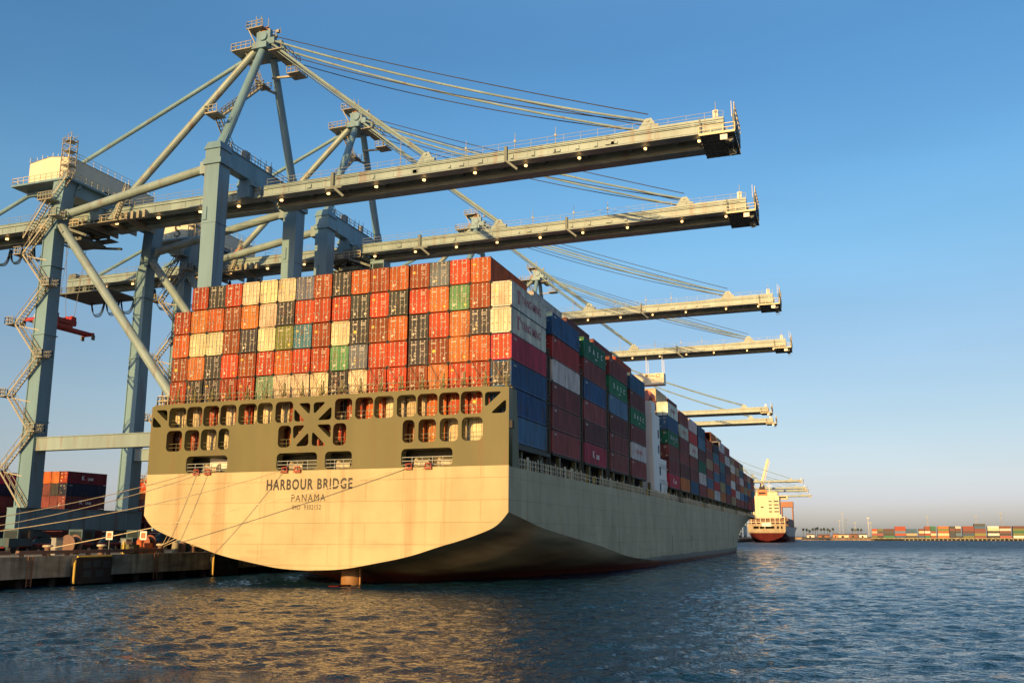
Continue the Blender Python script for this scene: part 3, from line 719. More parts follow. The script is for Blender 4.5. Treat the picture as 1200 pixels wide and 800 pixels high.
def build_side():
    pal = ['maroon', 'rose', 'wine', 'blue', 'steel', 'sred', 'teal', 'white', 'tan', 'orange', 'maroon', 'rose']
    x18 = col_x(18)
    for k in range(2, len(BLK) + 1):
        y = BLK[k - 1]
        low = k in (10, 11) or k >= 14
        ty = 2.63 if low else TP; me = BODY26 if low else BODY
        rows = S18.get(k) or [RC.choice(pal) for _ in range(6 if k < 17 else 5)]
        for t, s in enumerate(rows):
            colr, _, mk = s.partition('!')
            z = ZB + t * ty
            where = '%s container, %s up in the %s starboard stack from the stern' % (CNAME[colr], ORD[t], ORD[k - 1])
            r = container(x18, y, z, colr, where, DG, 1 if k <= 8 else 0, me)
            if k <= 8:
                if mk: side_lettering(r, {'k': 'kline', 'u': 'uasc', 'r': 'red_small'}[mk])
                elif k <= 5: side_lettering(r, 'code')
        if k in T17 and k > 1:
            container(col_x(17), y, ZB + len(rows) * ty, T17[k], '%s container topping the second column, %s stack from the stern' % (CNAME[T17[k]], ORD[k - 1]), DG, 1 if k <= 8 else 0, me)
        if k == 6:
            container(col_x(16), y, ZB + 6 * ty, 'cream', 'cream container standing beside the upper cream one behind the casing', DG, 1)
            container(col_x(17), y, ZB + 5 * ty, 'tan', 'tan container below the highest cream one behind the casing', DG, 1)
    # the inner mass of boxes that the stacks along the rail hide
    vs = MB(); 
    me = bpy.data.meshes.new('stacked_containers')
    b = MB(); cols = []
    for k in range(2, len(BLK) + 1):
        y = BLK[k - 1]; low = k in (10, 11) or k >= 14; ty = 2.63 if low else TP; nt = 6 if k < 17 else 5
        for c in range(1, 18):
            for t in range(nt):
                if k == 6 and c >= 17 and t == 5: continue
                if t == nt - 1 and RC.random() < .12: continue
                x = col_x(c); z = ZB + t * ty
                b.box(x - CW / 2, x + CW / 2, y + .02, y + CL - .02, z, z + ty - .08); cols.append(PAL[RC.choice(pal)])
    o = b.build('stacked_containers', paint('inner_box_paint', (0.16, 0.06, 0.05), 0.6, 0.4))
    # colour per box through a face attribute
    m, nt_, N, L, B = nmat('inner_container_paint')
    at = N.new('ShaderNodeAttribute'); at.attribute_name = 'box_colour'; L.new(at.outputs['Color'], B.inputs['Base Color']); B.inputs['Roughness'].default_value = .6
    ca = o.data.attributes.new('box_colour', 'FLOAT_COLOR', 'FACE')
    arr = np.repeat(np.array([(*c, 1) for c in cols], 'f'), 6, 0); ca.data.foreach_set('color', arr.ravel())
    o.data.materials.clear(); o.data.materials.append(m)
    tag(o, 'close packed mass of mixed containers filling the inside of the ship deck', 'containers', None, 'stuff')
build_side()
# ================================================================== SHIP
SHIP = empty('container_ship', (0, 0, 0), 'huge loaded container ship with cream stern lettered HARBOUR BRIDGE at the quay', 'ship')
HB = 23.2; YT = -1.9; DZ = 12.6
ST = [  # y, under-part polyline (z, half breadth) up to the knuckle, deck half breadth, deck z
 (-1.9, [(1.75, 0), (1.9, 4), (2.45, 7.2), (3.3, 12), (4.4, 15.5), (5.0, 17.9), (6.1, 21.2), (6.8, 22.3), (7.9, HB)], HB, DZ),
 (4.5, [(1.5, 0), (1.7, 3), (2.2, 7), (3.0, 11.5), (4.05, 15.5), (4.7, 18), (5.8, 21), (6.5, 22.2), (7.0, HB)], HB, DZ),
 (8, [(.7, 0), (.8, 2.5), (1.1, 6), (1.6, 11), (2.2, 15.5), (3.2, 18.5), (4.6, 21.6), (5.5, 22.6), (6.5, HB)], HB, DZ),
 (20, [(-4, 1), (-1.5, 5), (0, 8.6), (1, 13), (2.0, 17.5), (3.3, 21.2), (4.3, 22.6), (5.4, HB)], HB, DZ),
 (35, [(-4, 9), (0, 15.4), (1.1, 18.8), (2.3, 21.8), (3.3, 22.9), (4.1, HB)], HB, DZ),
 (55, [(-4, 16), (0, 20), (1, 22), (2.1, HB)], HB, DZ),
 (75, [(-4, 20), (0, 22.3), (.6, 22.8), (1.2, HB)], HB, DZ),
 (110, [(-4, 22.5), (0, 23), (.3, 23.1), (.7, HB)], HB, DZ),
 (180, [(-4, 22.8), (0, 23.1), (.3, 23.15), (.7, HB)], HB, DZ),
 (215, [(-4, 21), (0, 22), (.4, 22.1), (.7, 22.3)], HB, DZ),
 (245, [(-4, 17), (0, 18.5), (.4, 18.7), (.7, 18.9)], HB, DZ + .1),
 (275, [(-4, 10), (0, 12.2), (.4, 12.5), (.7, 12.8)], 22.6, DZ + .5),
 (300, [(-4, 3.5), (0, 5.2), (.4, 5.5), (.7, 5.8)], 18.5, DZ + 1.2),
 (318, [(-4, .2), (0, .4), (.4, .5), (.7, .6)], 10.5, DZ + 2),
 (329, [(-4, .05), (0, .1), (.4, .12), (.7, .15)], .4, DZ + 2.5)]
def resample(pts, n):
    p = np.array(pts, float); d = np.r_[0, np.cumsum(np.hypot(*np.diff(p, axis=0).T))]
    t = np.linspace(0, d[-1], n); return np.stack([np.interp(t, d, p[:, 0]), np.interp(t, d, p[:, 1])], 1)
def hermite(xq, x, v):
    x = np.asarray(x, float); d = np.diff(v, axis=0) / np.diff(x)[:, None, None]
    m = np.zeros_like(v); m[0] = d[0]; m[-1] = d[-1]
    same = d[:-1] * d[1:] > 0
    m[1:-1] = np.where(same, 2 * d[:-1] * d[1:] / np.where(same, d[:-1] + d[1:], 1), 0)
    out = []
    for q in xq:
        i = min(max(np.searchsorted(x, q) - 1, 0), len(x) - 2); h = x[i + 1] - x[i]; t = (q - x[i]) / h
        out.append((2*t**3-3*t**2+1) * v[i] + (t**3-2*t**2+t) * h * m[i] + (-2*t**3+3*t**2) * v[i+1] + (t**3-t**2) * h * m[i+1])
    return np.array(out)
def smooth(pts, it=3):
    for _ in range(it):
        q = [pts[0]]
        for a, c in zip(pts[:-1], pts[1:]):
            q += [tuple(.75 * u + .25 * v for u, v in zip(a, c)), tuple(.25 * u + .75 * v for u, v in zip(a, c))]
        pts = q + [pts[-1]]
    return pts
ST = [(y, smooth(u), dh, dz) for y, u, dh, dz in ST]
def build_hull():
    NA, NBt = 36, 8
    V = []
    for y, und, dh, dz in ST:
        a = resample(und, NA); top = np.array([(z, und[-1][1] + (dh - und[-1][1]) * ((z - und[-1][0]) / (dz - und[-1][0])) ** 1.3) for z in np.linspace(und[-1][0], dz, NBt + 1)[1:]])
        V.append(np.r_[a, top])
    ys = np.r_[np.linspace(-1.9, 20, 20), np.linspace(22, 75, 24), np.linspace(80, 200, 16), np.linspace(205, 329, 40)]
    S = hermite(ys, [s[0] for s in ST], np.array(V)); n = NA + NBt
    vs = []; 
    for y, s in zip(ys, S):
        for sg in (1, -1):
            for z, x in s: vs.append((sg * max(x, 0), y, z))
    fu = []; ft = []
    for i in range(len(ys) - 1):
        for k in range(n - 1):
            for sg in (0, 1):
                a = i * 2 * n + sg * n + k; b_ = a + 2 * n
                f = (a, b_, b_ + 1, a + 1) if sg == 0 else (a, a + 1, b_ + 1, b_)
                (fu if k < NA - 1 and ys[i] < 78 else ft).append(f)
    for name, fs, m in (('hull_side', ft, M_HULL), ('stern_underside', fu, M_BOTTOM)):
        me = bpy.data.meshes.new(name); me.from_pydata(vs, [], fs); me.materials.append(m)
        me.polygons.foreach_set('use_smooth', [True] * len(fs)); me.update()
        bm = bmesh.new(); bm.from_mesh(me); bmesh.ops.delete(bm, geom=[v for v in bm.verts if not v.link_faces], context='VERTS'); bm.to_mesh(me); bm.free()
        o = bpy.data.objects.new(name, me); COL.objects.link(o); o.parent = SHIP
    # flat transom below the colour split
    prof = resample(ST[0][1], 64)
    pts = [(-x, z) for z, x in prof[::-1]] + [(x, z) for z, x in prof[1:]]
    outer = [(-HB, DZ + .12)] + pts + [(HB, DZ + .12)]
    me = holed_plate(outer, [], .2, 'transom'); me.transform(Matrix.Translation((0, YT - .1, 0)))
    me.materials.clear(); me.materials.append(M_HULL); o = bpy.data.objects.new('transom', me); COL.objects.link(o); o.parent = SHIP
    # decks
    b = MB(); b.box(-HB + .1, HB - .1, YT + .25, 300, DZ - .12, DZ - .02); b.build('deck', M_DECK, SHIP)
    b = MB(); b.box(-20.4, 20.4, .6, 11.6, DZ - .02, ZB - .24); b.box(-22.6, 22.6, .2, 12.0, ZB - .2399, ZB - .06)
    hc = b.build('hatch_cover', M_DECK, SHIP); hc.location.y = BLK[0]
    for y in BLK[1:]: o = link_copy(hc, SHIP); o.location.y = y
    b = MB(); b.box(-HB + .3, HB - .3, YT + .3, 13, ZB - .75, ZB - .30); b.build('platform_deck', M_DECK, SHIP)
    # rudder stock and blade
    b = MB(); b.tube((2.4, 2.6, -1.2), (2.4, 2.6, 2.4), 1.12, 1.12, 20); b.box(3.6, 3.75, 2.3, 2.6, -1, 2.3); b.build('rudder_stock', paint('rudder_paint', (0.36, 0.19, 0.08), .6, .45, .6), SHIP, smooth=True)
    b = MB(); b.box(1.7, 3.0, -1.0, 6.5, -6, .12); b.build('rudder_blade', M_HREDD, SHIP)
build_hull()
W1 = [(-20.59,-18.09),(-17.97,-15.78),(-15.59,-13.34),(-13.17,-10.93),(-10.62,-8.09),(-7.97,-5.94),(-5.53,-3.18),(2.30,4.50),(4.90,7.13),(7.29,9.70),(10.08,12.40),(12.57,14.98),(15.14,17.55),(17.70,20.22)]
V1 = [(-20.73,-18.47),(-18.07,-15.99),(-15.73,-13.53),(-13.24,-11.73),(-5.01,-3.29),(2.19,3.87),(10.85,12.30),(12.76,14.85),(15.29,17.43),(17.85,20.25)]
MO = [(-17.60,-11.77),(-5.04,0.27),(1.29,4.70),(10.78,16.84)]
TRI = [[(-22.65,20.5),(-20.92,20.5),(-20.79,19.0)],[(-23.0,19.8),(-23.0,18.4),(-21.5,18.4)],[(20.46,20.5),(22.45,20.5),(20.5,18.85)],[(22.9,19.7),(22.87,18.2),(21.1,18.2)],
 [(-2.5,20.4),(-.91,20.4),(-.93,19.0)],[(-3.02,19.85),(-2.95,18.3),(-1.5,18.3)],[(-.5,20.4),(1.15,20.42),(-.42,19.0)],[(1.88,19.9),(1.9,18.36),(.05,18.33)],
 [(-3.1,17.85),(-1.45,17.87),(-2.95,16.2)],[(-1.0,17.05),(-.94,15.5),(-2.7,15.46)],[(0.0,17.85),(1.87,17.85),(1.9,16.2)],[(-.51,17.15),(-.53,15.45),(1.35,15.43)]]
def build_stern_plate():
    outer = [(-HB, DZ + .13), (HB, DZ + .13), (HB, 20.95), (20.0, 21.15), (-20, 21.15), (-22.6, 21.1), (-HB, 20.9)]
    holes = [rrect(a, b, 18.25, 20.68, .52) for a, b in W1] + [rrect(a, b, 15.4, 17.9, .55) for a, b in V1] + [rrect(a, b, DZ + .2, 14.75, .5) for a, b in MO] + [rpoly(t, .42) for t in TRI]
    me = holed_plate(outer, holes, 1.1, 'stern_plate'); me.transform(Matrix.Translation((0, YT + .35, 0)))
    me.materials.clear(); me.materials.append(M_OLIVE)
    o = bpy.data.objects.new('stern_plate', me); COL.objects.link(o); o.parent = SHIP
    # thin guard bars across the openings
    for row, za in ((W1, 18.75), (V1, 15.9)):
        for x0, x1 in row:
            b = MB()
            for z in (za, za + .45): b.bar((x0 - .1, YT + .25, z), (x1 + .1, YT + .25, z), .04)
            b.bar(((x0 + x1) / 2, YT + .25, za - .6), ((x0 + x1) / 2, YT + .25, za + .47), .04)
            b.build('opening_guard', M_OLIVE, SHIP)
    for x0, x1 in MO:
        b = MB()
        for z in (13.05, 13.45, 13.85): b.bar((x0 - .1, YT + .02, z), (x1 + .1, YT + .02, z), .07)
        n = int((x1 - x0) / 1.1)
        for i in range(n + 1): x = x0 + (x1 - x0) * i / n; b.bar((x, YT + .02, 12.7), (x, YT + .02, 13.9), .06)
        b.build('mooring_deck_rail', M_RAIL, SHIP)
    # ribs and bulkhead behind the plate
    b = MB()
    for c in range(19):
        x = (col_x(c) if c else col_x(1) - 2.5) + 1.25
        if abs(x) < 22.9: b.box(x - .10, x + .10, YT + .92, -.25, 20.95, 21.1); 
    b.box(-HB + .05, HB - .05, YT + .91, -.05, 21.0, 21.12); b.box(-HB + .05, HB - .05, YT + .91, -.2, 18.02, 18.12)
    b.build('stern_gallery', M_OLIVE, SHIP)
    b = MB(); b.box(-HB + .3, HB - .3, 9, 9.2, DZ, ZB - .76); b.build('mooring_bulkhead', M_DECK, SHIP)
    # winches on the mooring deck
    for x in (-15.5, -3.6, 2.6, 12.4, 15.2):
        b = MB(); b.path([(x - .9, .2, 13.35), (x - .55, .2, 13.35), (x + .55, .2, 13.35), (x + .9, .2, 13.35)], [.65, .36, .36, .65], 14)
        b.box(x - 1.2, x + 1.2, -.3, .7, DZ, 12.95); b.build('mooring_winch', M_CREAM, SHIP)
    b = MB(); b.add([(-16.2, .4, 13.4), (-12, .4, 13.4), (-12, .4, 14.3), (-16.2, .4, 14.75), (-16.2, 3, 13.4), (-12, 3, 13.4), (-12, 3, 14.3), (-16.2, 3, 14.75)],
        [(0, 1, 2, 3), (5, 4, 7, 6), (3, 2, 6, 7), (1, 5, 6, 2), (4, 0, 3, 7)]); b.build('canvas_cover', M_WHITE, SHIP)
    # red fairleads where the ropes leave
    for x in (-15.9, -14.3, -3.8, -2.1, 11.8, 14.1):
        b = MB(); b.path([(x - .34, YT - .38, 12.72), (x - .3, YT - .38, 13.1), (x + .3, YT - .38, 13.1), (x + .34, YT - .38, 12.72)], .1, 8)
        b.box(x - .42, x + .42, YT - .5, YT - .21, 12.5, 12.71); b.build('fairlead', paint('fairlead_red_%d' % int(x * 10 + 300), (.34, .06, .035), .5, .4), SHIP)
    # lashing gear and guard rails on the top edge
    b = MB(); b.rail([(-22.9, -1.7, 21.12), (22.7, -1.7, 21.12)], 1.0, 2.5, .03); b.build('stern_rail', M_OLIVE, SHIP)
    b = MB(); b.box(-.06, .06, -1.3, -1.18, 21.12, 22.6); b.box(-.16, .16, -1.36, -1.12, 21.12, 21.5); lp = b.build('lashing_post', M_OLIVE, SHIP)
    b = MB(); b.bar((1.05, -1.1, 21.15), (-.95, -.12, tz(3) + TP), .045); b.bar((1.05, -1.1, 21.15), (.85, -1.0, 21.55), .1); lr = b.build('lashing_rod', M_RUSTY, SHIP)
    first = True
    for c in range(1, 19):
        x = col_x(c)
        for dx in (-1.19, 1.19):
            o = lp if first else link_copy(lp, SHIP); q = lr if first else link_copy(lr, SHIP); first = False
            o.location = (x + dx, 0, 0); o.scale.z = 1.0 + (.018 if (c * 7) % 3 else 0); q.location = (x, 0, 0)
            q.scale.x = 1 if dx > 0 else -1
    b = MB(); b.rail([(-22.9, -1.6, 21.12), (-22.9, 4, 21.12)], 1.2, 1.2, .04); b.rail([(-22.9, -1.6, 21.12), (-21.4, -1.6, 21.12)], 1.2, .7, .04)
    b.box(-23.1, -21.4, -1.5, 3.5, 21.02, 21.1); b.box(-24.0, -23.2, -1.0, .6, 18.9, 19.0); b.rail([(-24, -1, 19), (-24, .6, 19)], .9, .8, .04)
    b.build('corner_platform', M_CREAM, SHIP)
    # starboard wing plating just forward of the stern plate
    b = MB(); b.add([(HB - .02, YT + .92, DZ), (HB - .02, 1.2, DZ), (HB - .02, .35, 20.9), (HB - .02, YT + .92, 20.9), (HB - .3, YT + .92, DZ), (HB - .3, 1.2, DZ), (HB - .3, .35, 20.9), (HB - .3, YT + .92, 20.9)],
        [(0, 1, 2, 3), (7, 6, 5, 4), (1, 5, 6, 2), (3, 2, 6, 7)])
    b.build('wing_plate', M_OLIVE, SHIP); b = MB()
    b.add([(-HB + .02, YT + .92, DZ), (-HB + .02, 6, DZ), (-HB + .02, 4, 20.9), (-HB + .02, YT + .92, 20.9), (-HB + .3, YT + .92, DZ), (-HB + .3, 6, DZ), (-HB + .3, 4, 20.9), (-HB + .3, YT + .92, 20.9)],
        [(3, 2, 1, 0), (4, 5, 6, 7), (2, 6, 5, 1), (7, 6, 2, 3)])
    b.build('wing_plate', M_OLIVE, SHIP)
    b = MB(); b.box(HB, HB + .35, YT - .1, YT + .5, 16.6, 17.4); b.build('stern_light', M_BLACK, SHIP)
build_stern_plate()
def build_deck_edge():
    rg = random.Random(9)
    b = MB(); y = 2.0
    while y < 285:
        if int(y / 7.3) % 5 != 4:
            w = .13 if rg.random() < .8 else .5
            b.box(HB - .5, HB - .38, y, y + w, DZ, DZ + 1.25 + (.25 if rg.random() < .2 else 0))
        y += .95
    b.rail([(HB - .3, 2, DZ), (HB - .3, 290, DZ)], 1.05, 1.9, .03)
    b.build('deck_rail', M_CREAM, SHIP)
    b = MB(); b.box(21.9, 22.4, 0, .5, DZ, ZB - .2); b.box(21.7, 22.6, -.15, .65, DZ, DZ + .3); pd = b.build('container_pedestal', M_OLIVE, SHIP)
    b = MB(); b.tube((HB - 1.3, 0, DZ), (HB - 1.3, 0, DZ + 1.2), .22, .22, 8); b.tube((HB - 1.3, 0, DZ + 1.1), (HB - 1.3, 0, DZ + 1.4), .36, .3, 8); dv = b.build('deck_vent', M_YELLOW, SHIP)
    for i, y in enumerate(np.arange(4, 285, 7.1)): o = pd if i == 0 else link_copy(pd, SHIP); o.location.y = y
    for i, y in enumerate(np.arange(3, 285, 4.2)): o = dv if i == 0 else link_copy(dv, SHIP); o.location.y = y
    # lashing bridges between the blocks
    lb = None
    for i, y in enumerate(BLK[:13]):
        y0 = y + 12.192
        if i == 4: continue
        b = MB()
        for x in (-22.6, -12, 0, 12, 20.2, 22.4):
            b.box(x - .14, x + .14, .35, .6, DZ, 27.2); b.box(x - .14, x + .14, 1.5, 1.75, DZ, 27.2)
        for z in (18.3, 21.3, 24.3, 27.1):
            b.box(-22.65, 22.55, .35, 1.75, z, z + .1); b.rail([(22.5, .4, z + .1), (22.5, 1.7, z + .1)], 1, .65, .04)
        if lb is None: lb = b.build('lashing_bridge', M_LASH, SHIP); o = lb
        else: o = link_copy(lb, SHIP)
        o.location = (0, y0 + (.15 if i < 4 else -.15), 0)
    # engine casing and side house in the long gap between the fifth and sixth stacks
    b = MB(); b.box(15.5, 22.5, 78.2, 91.4, DZ, 20.5); b.box(16.5, 22.3, 78.6, 86.0, 20.5, 28.9); b.box(18.5, 22.2, 78.8, 82.5, 28.9, 31.2)
    b.build('side_casing', M_WHITE, SHIP)
    b = MB()
    for z in (14, 17.2, 21.5, 24.5):
        b.box(18.3, 19.9, 78.05 if z < 20 else 78.45, 78.19 if z < 20 else 78.59, z, z + 1.9)
        b.box(22.503 if z < 20 else 22.303, 22.53 if z < 20 else 22.33, 84.0, 85.2, z, z + 1.6)
    b.build('casing_opening', M_BLACK, SHIP)
    b = MB(); b.path([(20.5, 80.5, 31.2), (20.9, 81.5, 33), (21.2, 83.5, 32.5), (21.5, 85, 30.2)], [.5, .8, .9, .5], 10); b.build('vent_cowl', paint('cowl_pink', (.50, .17, .14), .5, .3), SHIP)
    b = MB()
    for z in (15.2, 18.3): b.rail([(22.45, 84, z), (22.45, 91.3, z)], 1.1, 1.2, .05)
    b.stair((22.3, 87, DZ), (22.3, 91, 15.4), .8, (1, 0, 0)); b.build('casing_stair', M_WHITE, SHIP)
    # forecastle bulwark
    b = MB()
    b.add([(22.6, 275, DZ + .5), (18.5, 300, DZ + 1.2), (10.5, 318, DZ + 2), (.4, 329, DZ + 2.5), (22.6, 275, DZ + 1), (19.2, 300, DZ + 3.2), (11.2, 318, DZ + 4), (.5, 330, DZ + 4.5)], [(0, 1, 5, 4), (1, 2, 6, 5), (2, 3, 7, 6)])
    b.build('bow_bulwark', M_HULL, SHIP)
    b = MB(); b.add([(-22, 275, DZ + .4), (22, 275, DZ + .4), (18, 300, DZ + 1.1), (10, 318, DZ + 1.9), (0, 328, DZ + 2.4), (-10, 318, DZ + 1.9), (-18, 300, DZ + 1.1)], [(0, 1, 2, 3, 4, 5, 6)]); b.build('bow_deck', M_DECK, SHIP)
    # draught marks and dark scuppers on the side
    b = MB()
    for i, y in enumerate((92, 117, 160, 200)): b.box(HB - .02, HB + .012, y, y + .35, 2.2 + .3, 5.6)
    b.build('draught_mark', M_MARKK, SHIP)
build_deck_edge()
YN = YT - .212
place_text('ship_name', 'HARBOUR BRIDGE', 1.62, M_MARKK, (-.66, YN, 11.12), SHIP, '-Y', .71, .05, 1.2)
place_text('home_port', 'PANAMA', 1.18, M_MARKK, (-.65, YN, 9.62), SHIP, '-Y', .80, .0, 1.25)
place_text('registration_letters', 'IMO', .76, M_MARKK, (-2.15, YN, 8.6), SHIP, '-Y', .74, .0, 1.15)
place_text('registration_number', '9302152', .76, M_MARKK, (-.05, YN, 8.6), SHIP, '-Y', .74, .0, 1.15)
# ---------------------------------------------------------------- mooring lines
def rope(p, q, sag, lab, r=.046):
    p = Vector(p); q = Vector(q); pts = []
    for i in range(15):
        t = i / 14; c = p.lerp(q, t); c.z -= sag * 4 * t * (1 - t); pts.append(c)
    b = MB(); b.path(pts, r, 6); tag(b.build('mooring_rope', M_ROPEL), lab, 'rope', 'mooring ropes from the stern to the quay')
FY = YT - .5
rope((-15.9, FY, 12.85), (QX - 1.7, -47, QZ + .8), 1.6, 'upper of the two long ropes running left out of the picture')
rope((-14.3, FY, 12.85), (QX - 1.5, -47.4, QZ + .7), 2.3, 'lower of the two long ropes running left out of the picture')
rope((-15.7, FY, 12.8), (QX - 1.5, 7.2, QZ + .8), .2, 'left steep rope from the port fairlead down to the quay')
rope((-14.1, FY, 12.8), (QX - 1.4, 7.5, QZ + .7), .2, 'right steep rope from the port fairlead down to the quay')
rope((-3.8, FY, 12.8), (QX - 1.6, 7.0, QZ + .9), .5, 'upper rope slanting from left of the ship name to the quay')
rope((-2.1, FY, 12.8), (QX - 1.5, 7.4, QZ + .8), .6, 'lower rope slanting from left of the ship name to the quay')
rope((-4.0, FY, 12.75), (QX - 1.7, -44, QZ + .8), 2.0, 'thin long rope crossing the steep pair towards the left edge')
rope((11.8, FY, 12.75), (QX - 1.5, 13.2, QZ + .8), .6, 'upper long slanting rope below the word Panama')
rope((14.1, FY, 12.75), (QX - 1.5, 13.6, QZ + .7), .8, 'lower long slanting rope below the word Panama')
rope((11.6, FY, 12.7), (QX - 1.6, -10.3, QZ + .8), .35, 'single rope ending at the bollard left of the fender')
# ================================================================== QUAY CRANES
XW, XL, YL = -29.5, -60.0, 9.9          # water-side rail, land-side rail, half the leg spacing
O = (-45.0, 0.0, QZ)
BZ0, BZ1 = 57.35, 58.95
def sag_pts(p, q, sag, n=14):
    p = Vector(p); q = Vector(q); out = []
    for i in range(n + 1):
        t = i / n; c = p.lerp(q, t); c.z -= sag * 4 * t * (1 - t); out.append(c)
    return out
def girder_mesh(b, x0, x1):
    for s in (-1, 1):
        y0, y1 = sorted((s * 1.35, s * 2.5)); b.box(x0, x1, y0, y1, BZ0 - (.4 if s > 0 else 0), BZ1)
        b.box(x0, x1, *sorted((s * 1.2, s * 2.75)), BZ0 - .14 - (.4 if s > 0 else 0), BZ0 - .003 - (.4 if s > 0 else 0))          # bottom flange
        b.box(x0, x1, *sorted((s * 1.3, s * 2.62)), BZ1 + .003, BZ1 + .09)
        b.box(x0, x1, *sorted((s * 2.503, s * 2.68)), BZ1 - .5, BZ1 - .4)           # long ledge
        b.box(x0, x1, *sorted((s * 1.0, s * 1.18)), BZ0 - .1, BZ0 + .25)              # trolley rail
    n = max(2, int((x1 - x0) / 6))
    for i in range(n + 1):
        x = x0 + .3 + (x1 - x0 - .6) * i / n; b.box(x - .25, x + .25, -1.35, 1.35, BZ0 + .5, BZ1 - .2)
    b.box(x0, x1, -1.35, 1.35, BZ0 + .9, BZ0 + 1.02)
    k = int((x1 - x0) / 3)
    for i in range(k):                                                                   # web stiffeners
        x = x0 + 1.5 + i * 3; b.box(x - .04, x + .04, -2.56, -2.503, BZ0 + .05, BZ1 - .52)
def crane_parts(r):
    P = lambda b, n, m, par=None, smooth=False, o=O: b.build(n, m, par or r, o, smooth)
    for x in (XW, XL):
        for s in (-1, 1):
            b = MB()
            if x == XW:
                b.frustum((x, s * YL, 9.6), (2.1, 1.8), (x, s * YL, 62.0), (2.6, 2.5))
                b.frustum((x, s * YL, 62.003), (3.0, 2.9), (x, s * YL, 63.2), (2.2, 2.3))
                for z in (40.0, 50.5): b.box(x - 1.33, x + 1.33, s * YL - 1.23, s * YL + 1.23, z, z + .18)
                b.box(x - 1.0, x - .35, s * YL - 1.35, s * YL - 1.15, 51, 53); b.box(x - 1.5, x + 1.7, s * YL - 1.5, s * YL + 1.5, 59.6, 60.4)
            else:
                b.frustum((x, s * YL, 9.6), (2.7, 2.4), (x, s * YL, 53.0), (1.9, 2.1))
                b.frustum((x + .25, s * YL, 53.003), (1.9, 2.05), (x + 1.2, s * YL, 61.0), (2.4, 2.4))
                for z in (22.5, 36, 47): b.box(x - 1.3, x + 1.3, s * YL - 1.25, s * YL + 1.25, z, z + .16)
                b.tube((x - 1.0, s * YL - 1.25, 10), (x - 1.0, s * YL - 1.15, 52), .09, .09, 6)
            P(b, 'portal_leg', M_CRANE)
        b = MB(); b.box(x - .9, x + .9, -YL - 2.6, YL + 2.6, 6.4, 9.5); b.box(x - 1.0, x + 1.0, -YL - 2.6, YL + 2.6, 9.503, 9.62)
        for i in range(9): y = -YL - 2 + i * (2 * YL + 4) / 8; b.box(x + .903, x + .98, y, y + .1, 6.5, 9.4)
        P(b, 'sill_beam', M_CRANE)
        for s in (-1, 1):
            b = MB(); yc = s * (YL - 1.2)
            b.frustum((x, yc, 5.4), (1.2, 6.4), (x, yc, 6.38), (1.3, 2.0))
            for d in (-2.2, 2.2):
                b.frustum((x, yc + d, 4.3), (1.0, 3.9), (x, yc + d, 5.38), (1.0, 1.2))
                for w in (-1.3, 0, 1.3):
                    b.tube((x - .3, yc + d + w, QZ + .42), (x + .3, yc + d + w, QZ + .42), .40, .40, 12); b.box(x - .5, x + .5, yc + d + w - .3, yc + d + w + .3, QZ + .5, 4.29)
            P(b, 'bogie', M_BOGIE)
    for s in (-1, 1):
        y = s * YL
        b = MB(); b.box(XL + 1.2, XW - 1.0, y - .7, y + .7, 18.1, 20.0); b.box(XL + 1.2, XW - 1.0, y - .85, y + .85, 20.003, 20.12); P(b, 'tie_beam', M_BOOM)
        b = MB(); b.tube((XL + 1.2, y, 53.8), (XW - .8, y, 20.0), .68, .68, 16); b.bar((XL + .5, y, 54.6), (XL + 2.4, y, 52.4), 1.7, .3); P(b, 'diagonal_brace', M_BOOM)
        b = MB(); b.tube((XL + 2.2, y, 55.6), (XW - 2.2, y, 59.6), .68, .68, 16); b.frustum((XL + 1.6, y, 54.7), (1.8, .5), (XL + 1.6, y, 56.4), (1.8, .5)); b.frustum((XW - 1.9, y, 58.6), (1.5, 1.3), (XW - 1.9, y, 60.5), (1.5, 1.3)); P(b, 'horizontal_brace', M_BOOM)
    b = MB(); b.box(XW - .8, XW + .8, -YL + 1.2, YL - 1.2, 60.1, 62.9); b.box(XW - .95, XW + .95, -YL + 1.2, YL - 1.2, 62.903, 63.02)
    for s in (-1, 1): b.box(XW - 1.1, XW + 1.1, s * 3.2 - .5, s * 3.2 + .5, 57.2, 60.098)
    b.box(XW - 1.4, XW + 1.5, -3.6, 3.6, 59.05, 59.6)
    P(b, 'portal_beam', M_CRANE)
    b = MB(); b.box(XL - .3, XL + 2.4, -YL + 1.1, YL - 1.1, 58.995, 61.0)
    for s in (-1, 1): b.box(XL - .2, XL + 2.2, s * 3.1 - .5, s * 3.1 + .5, 57.0, 58.993)
    P(b, 'portal_beam', M_CRANE)
    b = MB(); b.rail([(XW - .9, -YL + 1.5, 63.02), (XW - .9, YL - 1.5, 63.02)], 1.05, 1.7, .04); b.rail([(XW + .9, -YL + 1.5, 63.02), (XW + .9, YL - 1.5, 63.02)], 1.05, 1.7, .04)
    for y in (-4.2, -3.5, 2.2): b.box(XW - .5, XW + .4, y, y + .5, 63.02, 64.7)
    for i in range(4): b.tube((XW - .2 + i * .3, -1 + i, 63), (XW - .2 + i * .3, -1 + i, 65.2), .07, .05, 6)
    P(b, 'beam_walkway', M_RAIL)
    # girder, boom and everything along them
    b = MB(); girder_mesh(b, -97, -27.2); P(b, 'girder', M_BOOM)
    b = MB(); girder_mesh(b, -26.6, 44.0)
    b.box(34.0, 44.0, -2.5, -1.3, BZ1 + .093, BZ1 + .38); b.box(34.0, 44.0, 1.3, 2.5, BZ1 + .093, BZ1 + .38)
    b.add([(27, -2.49, BZ1 + .093), (34, -2.49, BZ1 + .093), (34, -2.49, BZ1 + .38), (27, -1.31, BZ1 + .093), (34, -1.31, BZ1 + .093), (34, -1.31, BZ1 + .38)], [(0, 1, 2), (3, 5, 4), (0, 2, 5, 3)])
